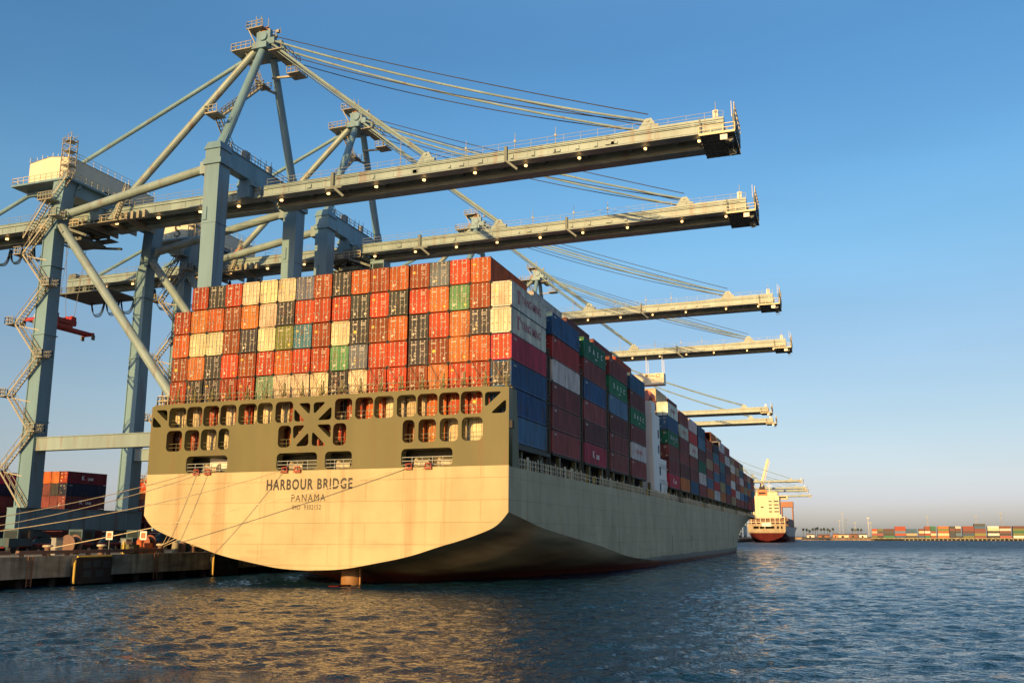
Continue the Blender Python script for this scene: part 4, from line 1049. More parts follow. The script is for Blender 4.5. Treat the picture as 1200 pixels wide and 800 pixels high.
    b.box(-26.6, 44.0, 2.9, 3.05, BZ0 - .55, BZ0 - .35)
    g = random.Random(6); b.box(-26, 43, -2.62, -2.57, BZ1 - .28, BZ1 - .2); b.box(-26, 43, -2.6, -2.56, BZ0 + .12, BZ0 + .17)
    for i in range(16): x = g.uniform(-25, 42); b.box(x, x + g.uniform(.3, .9), -2.72, -2.57, BZ0 + .3, BZ0 + g.uniform(.6, 1.0))
    for x in (-14, 0, 14, 28, 40): b.box(x - .25, x + .25, -2.55, -2.504, BZ0 + .02, BZ1 - .02)
    for i in range(13): b.box(-26 + i * 5.8, -25.8 + i * 5.8, 2.72, 3.05, BZ0 - .35, BZ0 + .5)
    boom = P(b, 'boom', M_BOOM)
    b = MB()
    for s in (-1, 1):
        b.rail([(-96, s * 2.6, BZ1 + .09), (-28, s * 2.6, BZ1 + .09)], 1.05, 2.4, .02); b.rail([(-26, s * 2.6, BZ1 + .09), (44, s * 2.6, BZ1 + .09)], 1.05, 2.4, .02)
    for x in (7.5, 15, 21, 43): b.tube((x, -2.4, BZ1), (x, -2.4, BZ1 + 2.6), .06, .04, 6); b.box(x - .15, x + .15, -2.5, -2.3, BZ1 + 1.2, BZ1 + 1.5)
    b.tube((-3, -2.4, BZ1), (-3, -2.4, BZ1 + 4.2), .07, .05, 6)
    P(b, 'guard_rail', M_RAIL)
    for x in (34.5, 1.5):
        for s in (-1, 1):
            b = MB(); y = s * 1.9
            b.add([(x - 2.2, y - .2, BZ1 + .09), (x + 1.0, y - .2, BZ1 + .09), (x - .1, y - .2, BZ1 + 1.9), (x - .9, y - .2, BZ1 + 1.85), (x - 2.2, y + .2, BZ1 + .09), (x + 1.0, y + .2, BZ1 + .09), (x - .1, y + .2, BZ1 + 1.9), (x - .9, y + .2, BZ1 + 1.85)],
                  [(0, 1, 2, 3), (7, 6, 5, 4), (1, 5, 6, 2), (2, 6, 7, 3), (3, 7, 4, 0)])
            b.box(x - .5, x + .9, y - .3, y + .3, BZ1 + .4, BZ1 + .9); b.tube((x - .55, y - .4, BZ1 + 1.55), (x - .55, y + .4, BZ1 + 1.55), .22, .25, 10)
            P(b, 'stay_anchor', M_BOOM)
    for i in range(17):
        x = -88 + i * 8.05 + random.Random(i).uniform(-.7, .7)
        if -31 < x < -24: continue
        f = MB(); f.box(x - .25, x + .25, -1.33, -.85, BZ0 - .30, BZ0 + .25); f.bar((x, -1.1, BZ0 - .1), (x, -1.6, BZ0 - .25), .12); fo = P(f, 'floodlight', M_CRANE_D)
        f = MB(); f.path([(x, -1.35, BZ0 - .48), (x, -1.72, BZ0 - .62)], [.20, .17], 10); P(f, 'lamp', M_LAMP, fo)
    # boom tip platform
    b = MB(); x0, x1, ya, yb, zp = 40.9, 45.5, -3.6, 3.8, 56.5
    for i in range(7): x = x0 + .2 + (x1 - x0 - .4) * i / 6; b.box(x - .08, x + .08, ya, yb, zp, zp + .22)
    for i in range(9): y = ya + .1 + (yb - ya - .2) * i / 8; b.box(x0, x1, y - .07, y + .07, zp + .003, zp + .19)
    b.box(x0 + .05, x1 - .05, ya + .05, yb - .05, zp + .09, zp + .14)
    for x in (x0 + .15, x1 - .15):
        for y in (ya + .1, yb - .1): b.box(x - .1, x + .1, y - .1, y + .1, zp + .2, BZ1)
    b.box(x1 - .16, x1, ya, yb, zp + .9, BZ1 + .5)
    for y in (-2.6, -.6, 1.4): b.box(x1 + .002, x1 + .1, y, y + 1.2, zp + 1.2, zp + 2.2)
    for s in (-1.9, 1.9): b.tube((x1 - .9, s - .4, BZ0 - 1.0), (x1 - .9, s + .4, BZ0 - 1.0), .55, .55, 14)
    b.path([(x1 - .6, -.4, zp), (x1 - .6, -.4, zp - 1.1), (x1 - .2, -.4, zp - 1.6), (x1 - 1.1, -.4, zp - 1.7)], .06, 6)
    tip = P(b, 'tip_platform', M_CRANE_D)
    b = MB(); b.rail([(x0, ya, zp + .2), (x1, ya, zp + .2)], 1.1, 1.6, .045); b.box(x0, x1, ya - .1, ya - .003, zp - .02, zp + .28)
    b.rail([(x1, ya, BZ1 + .5), (x1, yb, BZ1 + .5)], 1.1, 1.5, .04); P(b, 'tip_rail', M_CREAM, tip)
    b = MB(); b.box(42.6, 43.3, -2.3, -1.6, BZ1 + .4, BZ1 + 1.5); P(b, 'tip_box', M_WHITE, tip); b = MB(); b.tube((45, -2, BZ1 + .4), (45, -2, BZ1 + 2.6), .05, .04, 6); P(b, 'tip_mast', M_WHITE, tip); b = MB(); b.box(43.6, 44.5, ya - .02, ya + .1, zp - .9, zp - .2); P(b, 'tip_sign', M_WHITE, tip)
    # apex and pylon
    AZ = 83.2
    for s in (-1, 1):
        b = MB(); b.tube((XW, s * (YL - .4), 62.9), (XW + .3, s * 1.5, AZ), .72, .60, 16); b.bar((XW, s * YL, 62.6), (XW, s * (YL - 1.1), 65.2), 1.5, .35); P(b, 'pylon_leg', M_CRANE)
    b = MB(); b.box(XW - 1.2, XW + 1.6, -2.4, 2.4, AZ, AZ + 1.0)
    for s in (-1, 1):
        b.box(XW - .8, XW + 1.8, s * 1.5 - .28, s * 1.5 + .28, AZ + 1.0, AZ + 3.2)
        b.tube((XW + .6, s * 1.5 - .6, AZ + 2.2), (XW + .6, s * 1.5 + .6, AZ + 2.2), .75, .75, 16)
        b.tube((XW - 1.4, s * .7 - .2, AZ + .9), (XW - 1.4, s * .7 + .2, AZ + .9), .8, .8, 16)
        b.box(XW + 1.4, XW + 2.6, s * 1.4 - .35, s * 1.4 + .35, AZ + .8, AZ + 1.9)
    b.bar((XW - .6, 0, AZ + 3), (XW - 2.4, 0, AZ + 4.6), .8, .5); apex = P(b, 'apex_head', M_CRANE)
    b = MB(); b.box(XW - 5.0, XW - 1.0, -2.6, 2.6, AZ + .2, AZ + .36); b.rail([(XW - 5, -2.6, AZ + .36), (XW - 5, 2.6, AZ + .36), (XW - 1, 2.6, AZ + .36)], 1.1, 1.0, .045); b.rail([(XW - 5, -2.6, AZ + .36), (XW - 1.2, -2.6, AZ + .36)], 1.1, 1.0, .045)
    P(b, 'apex_platform', M_STAIR, apex); b = MB(); b.box(XW - 2.9, XW + .2, -1.8, 1.8, AZ + 4.2, AZ + 4.36); b.rail([(XW + .2, -1.8, AZ + 4.36), (XW - 2.9, -1.8, AZ + 4.36), (XW - 2.9, 1.8, AZ + 4.36), (XW + .2, 1.8, AZ + 4.36)], 1.1, .9, .045)
    P(b, 'apex_platform', M_STAIR, apex); b = MB(); b.box(XW + 1.8, XW + 4.2, -2.0, 3.4, AZ - .6, AZ - .45); b.rail([(XW + 4.2, -2, AZ - .45), (XW + 4.2, 3.4, AZ - .45)], 1.1, 1.0, .045)
    P(b, 'apex_platform', M_STAIR, apex); b = MB()
    b.box(XW + 3.2, XW + 5.6, 1.2, 3.6, AZ - 3.2, AZ - 3.05); b.rail([(XW + 3.2, 1.2, AZ - 3.05), (XW + 5.6, 1.2, AZ - 3.05), (XW + 5.6, 3.6, AZ - 3.05), (XW + 3.2, 3.6, AZ - 3.05)], 1.1, .8, .045)
    b.bar((XW + .3, 1.4, AZ - 3.4), (XW + 4.4, 2.4, AZ - 3.2), .3); b.bar((XW + 4.4, 2.4, AZ - 3.1), (XW + 4.2, 2.4, AZ - .5), .16)
    P(b, 'apex_basket', M_STAIR, apex); b = MB()
    for i, (x, y, h) in enumerate(((-1.5, -1.2, 2.3), (-.6, .8, 3.0), (-2.6, 1.4, 1.7), (-.2, -1.6, 1.9))): b.tube((XW + x, y, AZ + 4.3), (XW + x, y, AZ + 4.3 + h), .08, .06, 6)
    for s in (-1, 1): b.bar((XW - .9, s * 1.6, AZ + 1), (XW - 2.6, s * 1.6, AZ + 4.2), .18)
    g = random.Random(8)
    b.bar((XW - .4, 0, AZ + .5), (XW - .4, 0, AZ + 4.5), .3)
    for i in range(34):
        c = Vector((XW + g.uniform(-2.2, 2.0), g.uniform(-1.9, 1.9), AZ + g.uniform(-.2, 4.2))); d = Vector((g.uniform(-1, 1), g.uniform(-1, 1), g.uniform(-1, 1)))
        b.bar(c, c + d * g.uniform(.5, 1.1), g.uniform(.08, .22))
    for i in range(10): x, y, z = XW + g.uniform(-2.4, 1.8), g.uniform(-2, 1.6), AZ + g.uniform(.2, 4); b.box(x, x + g.uniform(.3, .8), y, y + g.uniform(.3, .8), z, z + g.uniform(.3, .7))
    P(b, 'apex_mast', M_STAIR, apex)
    b = MB(); b.box(XW - 1.9, XW - .9, -1.2, 1.0, AZ + 1.05, AZ + 1.9); b.box(XW - .5, XW + .25, -.5, .5, AZ + 3.3, AZ + 4.9); b.tube((XW - .2, -.9, AZ + 3.6), (XW - .2, .9, AZ + 3.6), .5, .5, 12); P(b, 'sheave_block', M_RUSTY, apex)
    # walkway with ladders between the pylon legs
    b = MB(); b.bar((XW - .8, -9.2, 68.0), (XW - .8, .2, 77.8), .9, .25); b.rail([(XW - 1.2, -9.2, 68.1), (XW - 1.2, .2, 77.9)], 1.1, 1.1, .045); b.rail([(XW - .4, -9.2, 68.1), (XW - .4, .2, 77.9)], 1.1, 1.1, .045)
    b.box(XW - 2, XW + .2, -11.2, -9.0, 67.8, 68.0); b.rail([(XW - 2, -9, 68), (XW - 2, -11.2, 68), (XW + .2, -11.2, 68)], 1.1, .8, .045)
    b.bar((XW - .6, .2, 77.7), (XW, 2.9, 77.9), .35, .3); b.box(XW - 1.6, XW + .2, -.4, 1.4, 77.8, 77.95); b.rail([(XW - 1.6, -.4, 77.95), (XW - 1.6, 1.4, 77.95), (XW + .2, 1.4, 77.95)], 1.1, .7, .045)
    b.stair((XW - .9, -9.6, 67.9), (XW - .9, -5.4, 63.1), .9, (1, 0, 0)); b.stair((XW - 1.2, .6, 77.9), (XW - 2.4, -1.6, 83.3), .8, (1, 0, 0))
    P(b, 'pylon_walkway', M_STAIR)
    # stays
    for s in (-1, 1):
        if s < 0:
            b = MB(); b.tube((XW - .8, s * 1.3, AZ + .6), (-56.0, s * 1.9, BZ1 + .2), .58, .58, 14); P(b, 'backstay', M_BOOM)
            b = MB(); b.path(sag_pts((XW - 1.4, 0, AZ + 1.0), (-93.5, 0, BZ1 + .3), .3, 8), .36, 10); P(b, 'rear_stay', M_CRANE)
        b = MB(); b.path(sag_pts((XW + 2.2, s * 1.4, AZ + 1.4), (33.9, s * 1.9, BZ1 + 1.6), 1.15), .17, 8); P(b, 'forestay', M_BOOM)
        b = MB(); b.path(sag_pts((XW + 2.0, s * 1.4, AZ + .9), (1.0, s * 1.9, BZ1 + 1.6), .15, 8), .22, 8); b.path(sag_pts((XW + 2.0, s * 1.4, AZ + .3), (0.4, s * 1.9, BZ1 + 1.6), .25, 8), .07, 6); P(b, 'inner_forestay', M_BOOM)
    for (a, z0, z1, sg) in ((-1.0, 3.0, 2.5, .55), (.8, 2.9, 2.3, .75), (-.6, .5, 1.7, 1.5), (.9, .2, 1.6, 1.6)):
        b = MB(); b.path(sag_pts((XW + .8, a, AZ + z0), (34.0, a * 2, BZ1 + z1), sg), .07, 6); P(b, 'hoist_rope', M_ROPE)
    b = MB(); b.path([(-26, -.4, BZ0 - .9), (40.6, -.4, BZ0 - .9)], .045, 5); P(b, 'trolley_rope', M_ROPE)
    b = MB(); b.box(-14.4, -13.9, -3.0, -2.52, BZ0 - .2, BZ1 + .5); b.bar((-14.2, -2.9, BZ0), (-12.0, -2.9, BZ0 - 2.0), .5, .35); b.box(-15.2, -12.4, -3.1, -2.6, BZ0 - .6, BZ0 - .25); P(b, 'rope_guide', M_CRANE_D)
    b = MB(); b.box(13.6, 14.0, -3.0, -2.52, BZ0 - .2, BZ1 + .5); b.bar((13.8, -2.9, BZ0), (15.6, -2.9, BZ0 - 1.6), .4, .3); P(b, 'rope_guide', M_CRANE_D)
    # machinery house on its platform
    hx0, hx1, hy0, hy1, hz0, hz1 = -67.0, -58.4, -9.8, 8.6, 61.35, 65.7
    b = MB(); b.box(hx0 - 1.7, hx1 + 1.6, hy0 - 1.6, hy1 + 1.6, 61.003, 61.32)
    for y in (-8.5, -3.1, 3.1, 8): b.box(hx0 - 1.2, hx1 + 1.2, y - .25, y + .25, 60.3, 61.0)
    plat = P(b, 'house_platform', M_CRANE)
    for s in (-1, 1): bb = MB(); bb.bar((hx0 - .8, s * 3.1, 60.4), (-72.4, s * 2.2, BZ1 + .2), .5); P(bb, 'platform_strut', M_CRANE, plat)
    b = MB(); b.rail([(hx1 + 1.5, hy1, 61.32), (hx1 + 1.5, hy0 - 1.5, 61.32), (hx0 - 1.6, hy0 - 1.5, 61.32), (hx0 - 1.6, hy1, 61.32)], 1.1, 1.2, .035)
    P(b, 'platform_rail', M_CREAM, plat)
    xm = (hx0 + hx1) / 2
    b = MB(); b.add([(hx0, hy0, hz0), (hx1, hy0, hz0), (hx1, hy0, hz1 - .25), (xm, hy0, hz1 + .35), (hx0, hy0, hz1 - .25), (hx0, hy1, hz0), (hx1, hy1, hz0), (hx1, hy1, hz1 - .25), (xm, hy1, hz1 + .35), (hx0, hy1, hz1 - .25)],
        [(0, 1, 2, 3, 4), (9, 8, 7, 6, 5), (1, 6, 7, 2), (5, 0, 4, 9)])
    house = P(b, 'machinery_house', M_HOUSE)
    b = MB(); b.add([(hx0 - .12, hy0 - .12, hz1 - .24), (xm, hy0 - .12, hz1 + .38), (hx1 + .12, hy0 - .12, hz1 - .24), (hx0 - .12, hy1 + .12, hz1 - .24), (xm, hy1 + .12, hz1 + .38), (hx1 + .12, hy1 + .12, hz1 - .24)], [(0, 1, 4, 3), (1, 2, 5, 4)])
    b.rail([(hx1, hy0, hz1 - .2), (hx1, hy1, hz1 - .2)], 1.0, 1.6, .03); b.rail([(hx0, hy0, hz1 - .2), (hx0, hy1, hz1 - .2)], 1.0, 1.6, .03)
    for i in range(7): b.tube((hx0 + 1 + i * 1.1, hy0 + .4, hz1 - .1), (hx0 + 1 + i * 1.1, hy0 + .4, hz1 + .9 + .3 * (i % 2)), .05, .04, 5)
    P(b, 'roof', M_HOUSE, house)
    b = MB(); b.box(hx1 + .003, hx1 + .05, 2.5, 5.6, hz0 + .3, hz0 + 1.0); b.box(hx1 + .003, hx1 + .05, -2.5, .6, hz0 + .3, hz0 + 1.0); P(b, 'vent_grille', M_BLACK, house)
    b = MB(); b.box(hx1 - 1.4, hx1 - .5, hy0 - .05, hy0 - .003, hz0, hz0 + 2.0); P(b, 'door', M_CRANE, house)
    # stairs up the near land-side leg
    b = MB(); ys = -YL - 1.9; z = 9.6; n = 0; xr, xl2 = XL + 1.4, XL - 3.6
    zs = np.linspace(9.6, 54.6, 9)
    for i in range(8):
        a, c = (xr, xl2) if i % 2 == 0 else (xl2, xr)
        b.stair((a, ys, zs[i]), (c, ys, zs[i + 1]), 1.0)
        e = c; sg = -1 if c == xl2 else 1
        b.box(min(e, e + sg * 1.6), max(e, e + sg * 1.6), ys - .9, ys + .9, zs[i + 1] - .12, zs[i + 1])
        b.rail([(e + sg * 1.6, ys - .9, zs[i + 1]), (e + sg * 1.6, ys + .9, zs[i + 1])], 1.1, .6, .045); b.rail([(e, ys - .9, zs[i + 1]), (e + sg * 1.6, ys - .9, zs[i + 1])], 1.1, .5, .045); b.rail([(e, ys + .9, zs[i + 1]), (e + sg * 1.6, ys + .9, zs[i + 1])], 1.1, .5, .045)
        b.bar((e, ys, zs[i + 1] - .2), (XL, -YL - 1, zs[i + 1] - 1.0), .16)
    b.stair((XL - 3.6, ys - .2, 51.5), (XL + .4, ys - .2, 57.5), 1.0); b.stair((XL + .2, ys + .5, 57.5), (XL + 3.4, ys + .5, 61.3), 1.0)
    b.box(XL - 1.2, XL + 1.6, ys - .9, ys + .9, 57.35, 57.5); b.rail([(XL - 1.2, ys - .9, 57.5), (XL + 1.6, ys - .9, 57.5)], 1.1, .6, .045)
    P(b, 'access_stair', M_STAIR)
    # caged tower at the corner of the house
    b = MB(); cx, cy = hx1 + .6, hy0 - .9
    for sx in (-.8, .8):
        for sy in (-.7, .7): b.bar((cx + sx, cy + sy, 61.3), (cx + sx, cy + sy, 68.0), .11)
    for k in range(8):
        z = 61.6 + k * .9; 
        for sx in (-.8, .8): b.bar((cx + sx, cy - .7, z), (cx + sx, cy + .7, z), .07)
        for sy in (-.7, .7): b.bar((cx - .8, cy + sy, z), (cx + .8, cy + sy, z), .07); b.bar((cx - .8, cy + sy, z), (cx + .8, cy + sy, z + .9), .06)
    for z in (63.5, 65.8, 67.5): b.box(cx - .8, cx + .8, cy - .7, cy + .7, z, z + .06)
    for dx, h in ((-.5, 1.3), (.1, 1.8), (.6, 1.1)): b.tube((cx + dx, cy, 67.5), (cx + dx, cy, 67.5 + h), .06, .05, 5)
    P(b, 'caged_ladder', M_STAIR)
    # junk hanging below the girder at the land side: cable trays and brackets
    b = MB()
    b.box(-66, -52, -4.2, -3.0, BZ0 - 1.2, BZ0 - 1.05); b.rail([(-66, -4.2, BZ0 - 1.05), (-52, -4.2, BZ0 - 1.05)], 1.1, 1.3, .04)
    for i, x in enumerate((-65, -61, -57, -53)): b.box(x, x + .25, -4.1, 3.6, BZ0 - 1.0, BZ0 - .16)
    for i in range(6): b.box(-55 + i * 1.2, -54.5 + i * 1.2, -3.6, -2.9, BZ0 - 1.0, BZ0 + .3)
    b.stair((-53.4, -4.6, BZ0 - 1.1), (-51.6, -4.6, 61.2), .7)
    P(b, 'service_gantry', M_STAIR)
def trolley(r, x, cab=True):
    b = MB()
    for s in (-1, 1): b.box(x - 4.2, x + 4.2, s * 1.9 - .35, s * 1.9 + .35, BZ0 - 1.25, BZ0 - .3)
    for dx in (-4, -1.5, 1.5, 4): b.box(x + dx - .25, x + dx + .25, -2.8, 2.8, BZ0 - 1.2, BZ0 - .45)
    b.box(x - 4.6, x + 4.6, -4.4, -2.6, BZ0 - 1.4, BZ0 - 1.26); b.box(x - 4.6, x + 4.6, 2.6, 4.4, BZ0 - 1.4, BZ0 - 1.26)
    for dx in (-3.0, 3.0):
        for s in (-1, 1): b.tube((x + dx, s * 1.4 - .3, BZ0 - .8), (x + dx, s * 1.4 + .3, BZ0 - .8), .5, .5, 12)
    t = b.build('trolley', M_CRANE_D, r, O)
    rg = random.Random(4); b = MB()
    for i in range(5): a = x - 4.4 + i * 1.75; b.box(a, a + rg.uniform(.8, 1.5), -4.2, -3.2, BZ0 - 1.258, BZ0 - .2 + rg.uniform(-.2, .9))
    for i in range(4): b.tube((x - 3.5 + i * 2, -3.6, BZ0 - 2.2), (x - 3.5 + i * 2, 3.6, BZ0 - 2.2), .18, .18, 8); b.bar((x - 3.5 + i * 2, -3.2, BZ0 - 2.2), (x - 3.0 + i * 2, -2.8, BZ0 - 1.2), .2)
    b.bar((x + 2.2, -4.2, BZ0 - 1.5), (x + 6.4, -3.6, BZ0 - 3.1), .4); b.bar((x - 4.6, 3.8, BZ0 - 1.5), (x + 6.0, 3.8, BZ0 - 2.9), .35); b.box(x - 1, x + 3.4, -2.4, 2.4, BZ0 - 2.9, BZ0 - 2.3)
    b.build('trolley_machinery', M_CRANE_D, t, O)
    b = MB(); b.rail([(x - 4.6, -4.4, BZ0 - 1.26), (x + 4.6, -4.4, BZ0 - 1.26)], 1.1, 1.1, .05)
    for i in range(6): b.box(x - 4 + i * 1.3, x - 3.2 + i * 1.3, -4.1, -3.1, BZ0 - 1.26, BZ0 - .3 - .25 * (i % 3))
    b.build('trolley_rail', M_CREAM, t, O)
    if cab:
        b = MB(); cx = x + 6.6; b.box(cx - 1.2, cx + 1.2, -1.3, 1.3, BZ0 - 4.0, BZ0 - 1.3); b.box(cx - 2.2, cx - 1.2, -.4, .4, BZ0 - 1.6, BZ0 - .6); b.bar((cx - 1.2, 0, BZ0 - 1.4), (x + 4, 0, BZ0 - .8), .5); b.build('operator_cab', M_CRANE, t, O)
        b = MB(); b.box(cx + 1.203, cx + 1.23, -1.2, 1.2, BZ0 - 3.6, BZ0 - 2.0); b.box(cx - 1.0, cx + 1.1, -1.33, -1.303, BZ0 - 3.2, BZ0 - 1.9); b.build('cab_window', M_GLASS, t, O)
def festoon(r, xs, depth):
    b = MB()
    for a, c in zip(xs[:-1], xs[1:]):
        for k in (0, 1, 2): b.path([(a + (c - a) * t, 3.0 + k * .18, BZ0 - .5 - depth * (1 - (2 * t - 1) ** 4 * .9 - (2 * t - 1) ** 2 * .1) * (1 + .05 * k)) for t in np.linspace(0, 1, 13)], .085, 6)
    b.build('festoon_cable', paint('festoon_blue_%d' % int(depth * 10), (.02, .05, .09), .5, .2), r, O)
def spreader(x, y, z, mat, lab, ztop):
    o = (x, y, z); r = empty('container_spreader', o, lab, 'spreader', 'crane spreaders')
    b = MB(); 
    for s in (-1, 1): b.box(x + s * .55 - .16, x + s * .55 + .16, y - 6, y + 6, z, z + .55)
    for e in (-6.0, 6.0): b.box(x - 1.22, x + 1.22, y + e - .2, y + e + .2, z - .05, z + .5)
    b.box(x - 1.1, x + 1.1, y - 1.6, y + 1.6, z + .1, z + .8); b.build('spreader_frame', mat, r, o)
    b = MB()
    for e in (-6.0, 6.0):
        for s in (-1, 1): b.box(x + s * 1.18 - .12, x + s * 1.18 + .12, y + e - .3, y + e + .3, z - .75, z + .1)
    b.build('flipper', M_CRANE_D, r, o)
    b = MB(); b.box(x - 1.0, x + 1.0, y - 2.4, y + 2.4, z + 1.0, z + 1.75)
    for s in (-1, 1):
        for e in (-1.8, 1.8): b.tube((x + s * .5, y + e - .2, z + 2.1), (x + s * .5, y + e + .2, z + 2.1), .55, .55, 12); b.box(x + s * .9 - .08, x + s * .9 + .08, y + e - .5, y + e + .5, z + .8, z + 2.4)
    b.build('headblock', mat, r, o)
    for s in (-1, 1):
        for e in (-1.8, 1.8): b = MB(); b.path([(x + s * .9, y + e, z + 2.1), (x + s * 2.4, y + e, ztop)], .04, 5); b.build('hoist_rope', M_ROPE, r, o)
    b = MB(); b.box(x - .8, x + .5, y - 4.6, y - 3.2, z + .56, z + 1.5); b.build('cable_basket', M_CREAM, r, o)
CG = 'ship to shore cranes along the quay'
def build_cranes():
    r1 = empty('quay_crane', O, 'pale blue quay crane nearest the camera, its long boom the highest over the ship', 'crane', CG)
    crane_parts(r1)
    r2 = copy_tree(r1); tag(r2, 'second quay crane from the camera, letter S on its machinery house')
    r3 = copy_tree(r1, None, ('platform_rail', 'caged_ladder')); tag(r3, 'third quay crane, mostly hidden behind the container stacks')
    r4 = copy_tree(r1, None, ('platform_rail', 'caged_ladder')); tag(r4, 'fourth quay crane, its boom above a hanging cream box house')
    skip = ('platform_rail', 'caged_ladder', 'floodlight', 'access_stair', 'service_gantry', 'guard_rail', 'beam_walkway', 'pylon_walkway', 'hoist_rope', 'trolley_rope', 'rope_guide')
    far = []
    for lab, x, y in (('fifth quay crane, grey boom just above the far end of the ship', -59.5, 296), ('sixth quay crane, lowest grey boom beyond the fifth', -60.2, 334),
            ('first of the small cream cranes over the far ship, topmost far boom', -66, 810), ('second cream crane over the far ship, boom close under the topmost', -67, 942),
            ('third cream crane over the far ship, boom close under the second', -67.5, 1004), ('last cream crane over the far ship, lowest far boom', -68, 1150)):
        c = copy_tree(r1, None, skip); c.location = (x, y, QZ); tag(c, lab); far.append(c)
    r1.location.y = 24; r2.location = (-45, 53.5, QZ); r3.location = (-45, 114, QZ); r4.location = (-45, 163, QZ)
    trolley(r1, -66, False); trolley(r2, -30, True)
    festoon(r1, [-96, -92, -88.5, -85, -82, -79.5, -77, -75, -73], 2.6)
    festoon(r2, [-96, -92, -88, -84, -79, -73, -66.5, -60, -53, -46, -39, -32], 4.4)
    b = MB(); b.box(-97.5, -84, -4.4, 4.4, BZ0 - 2.2, BZ0 - 1.9); b.rail([(-97.5, -4.4, BZ0 - 1.9), (-84, -4.4, BZ0 - 1.9)], 1.1, 1.2, .05); b.box(-97, -95, -2.4, 2.4, BZ0 - 1.9, BZ1 + 1.2); b.tube((-94, -1.5, BZ1), (-94, 1.5, BZ1), 1.2, 1.2, 14); b.box(-93, -92, -2.2, 2.2, BZ0 - 1.8, BZ1 + .8)
    b.build('rear_platform', M_CRANE_D, r2, O)
    place_text('house_letter', 'S', 3.6, M_MARKK, (-62.6 + 45, -9.806, 63.3 - QZ), r2, '-Y', 1.0, .06)
    d0 = Vector((XW - .8, -1.3, 83.8)); d1 = Vector((-56, -1.9, BZ1 + .2)); b = MB(); b.tube(d0.lerp(d1, .90), d0.lerp(d1, .985), .66, .66, 14); b.build('orange_sleeve', M_ORANGE, r2, O)
    # box house hanging below the fourth boom
    b = MB(); b.box(-4.5, 9.6, -1.6, 1.6, 48.6, 51.9); th = b.build('hanging_house', M_HOUSE, r4, O); th['label'] = 'cream box house hanging under the boom'
    for x in (4.5, 9.2):
        for s in (-1, 1): b = MB(); b.bar((x, s * 1.4, 51.9), (x, s * 1.4, BZ0 - .1), .12); b.build('hanger', M_WHITE, th, O)
    b = MB(); b.box(4.2, 5.0, -1.63, -1.603, 50.9, 51.6); b.box(5.2, 7.0, -1.63, -1.603, 51.1, 51.25); b.build('marking', M_MARKK, th, O)
    b = MB()
    for a in ((7.3, 8.6, 51.45, 51.65), (7.3, 8.6, 50.75, 50.95), (7.3, 7.5, 50.95, 51.45), (8.4, 8.6, 50.95, 51.45)): b.box(a[0], a[1], -1.63, -1.603, a[2], a[3])
    b.build('marking', M_ORANGE, th, O)
    spreader(-68.0, 24, 40.0, M_RED, 'red spreader hanging on ropes below the nearest crane girder', BZ0 - 1.2)
    spreader(-32.0, 53.5, 49.6, M_YELLOW, 'yellow spreader and head block under the second crane trolley over the ship', BZ0 - 1.2)
    # raised boom of a far crane
    c = empty('raised_crane', (-45, 880, QZ), 'far crane with its boom raised upright behind the far ship', 'crane')
    b = MB()
    for s in (-1, 1):
        for x in (XW, XL): b.box(x - 1.2, x + 1.2, 880 + s * 9 - 1.2, 880 + s * 9 + 1.2, QZ, 58)
    b.box(XL - 8, XW, 878, 882, 56.5, 58.8); b.build('portal_frame', M_CREAM, c, (-45, 880, QZ))
    b = MB(); b.bar((-21.5, 880, 57), (-13.0, 880, 86), 2.4, 2.6); b.bar((-19, 880, 57), (-11.4, 880, 84), .5); b.build('raised_boom', M_CREAM, c, (-45, 880, QZ))
build_cranes()
# ================================================================== YARD BEHIND THE CRANES
YG = 'containers in the yard behind the cranes'
TIER = ['bottom', 'second', 'third', 'fourth', 'fifth', 'top']
def build_yard():
    z0 = QZ + .1; tp = 2.93
    cols = [['maroon', 'wine', 'maroon', 'maroon', 'wine', 'orange'], ['wine', 'maroon', 'wine', 'wine', 'dark', 'orange'], ['maroon', 'navy', 'wine', 'maroon', 'wine', 'orangered'], ['wine', 'maroon', 'maroon', 'wine', 'dark', 'orange'], ['navy', 'wine', 'maroon', 'maroon', 'navy', 'red']]
    for i in range(5):
        for t in range(6):
            colr = cols[i][t]
            r = container(-121.8 - (4 - i) * 2.55, 78, z0 + t * tp, colr, '%s yard container between the crane legs, %s column from left, %s tier' % (CNAME[colr], ORD[i], TIER[t]), YG, 1 if i == 4 else 0)
            if i < 4: r.rotation_euler.z = math.pi; r.location.y += CL
            if i == 4 and t in (3, 5):
                for ch in r.children:
                    if ch.name.startswith('body'): ch.color = (*PAL['wine'], 1) if t == 3 else (.20, .02, .03, 1)
                side_lettering(r, 'kline')
            if i == 4 and t == 4: side_lettering(r, 'code')
    for t in range(3, 6):
        colr = ['maroon', 'navy', 'magenta'][t - 3]
        container(-139.5, 70, z0 + t * tp, colr, '%s yard container at the left picture edge, %s tier' % (CNAME[colr], TIER[t]), YG, 1)
    for t in range(3):
        container(-139.5, 70, z0 + t * tp, 'maroon', 'maroon yard container at the left picture edge, %s tier' % TIER[t], YG, 0)
    for i in range(3):
        for t in range(6):
            colr = [['wine', 'maroon', 'wine', 'maroon', 'tan', 'bright'], ['maroon', 'wine', 'red', 'maroon', 'orangered', 'bright'], ['wine', 'maroon', 'sred', 'rose', 'olive', 'orange']][i][t]
            container(-127.5 + i * 2.55, 108, z0 + t * tp, colr, '%s yard container beside the port stern edge, %s column from the left, %s tier' % (CNAME[colr], ORD[i], TIER[t]), YG, 1 if t > 2 else 0)
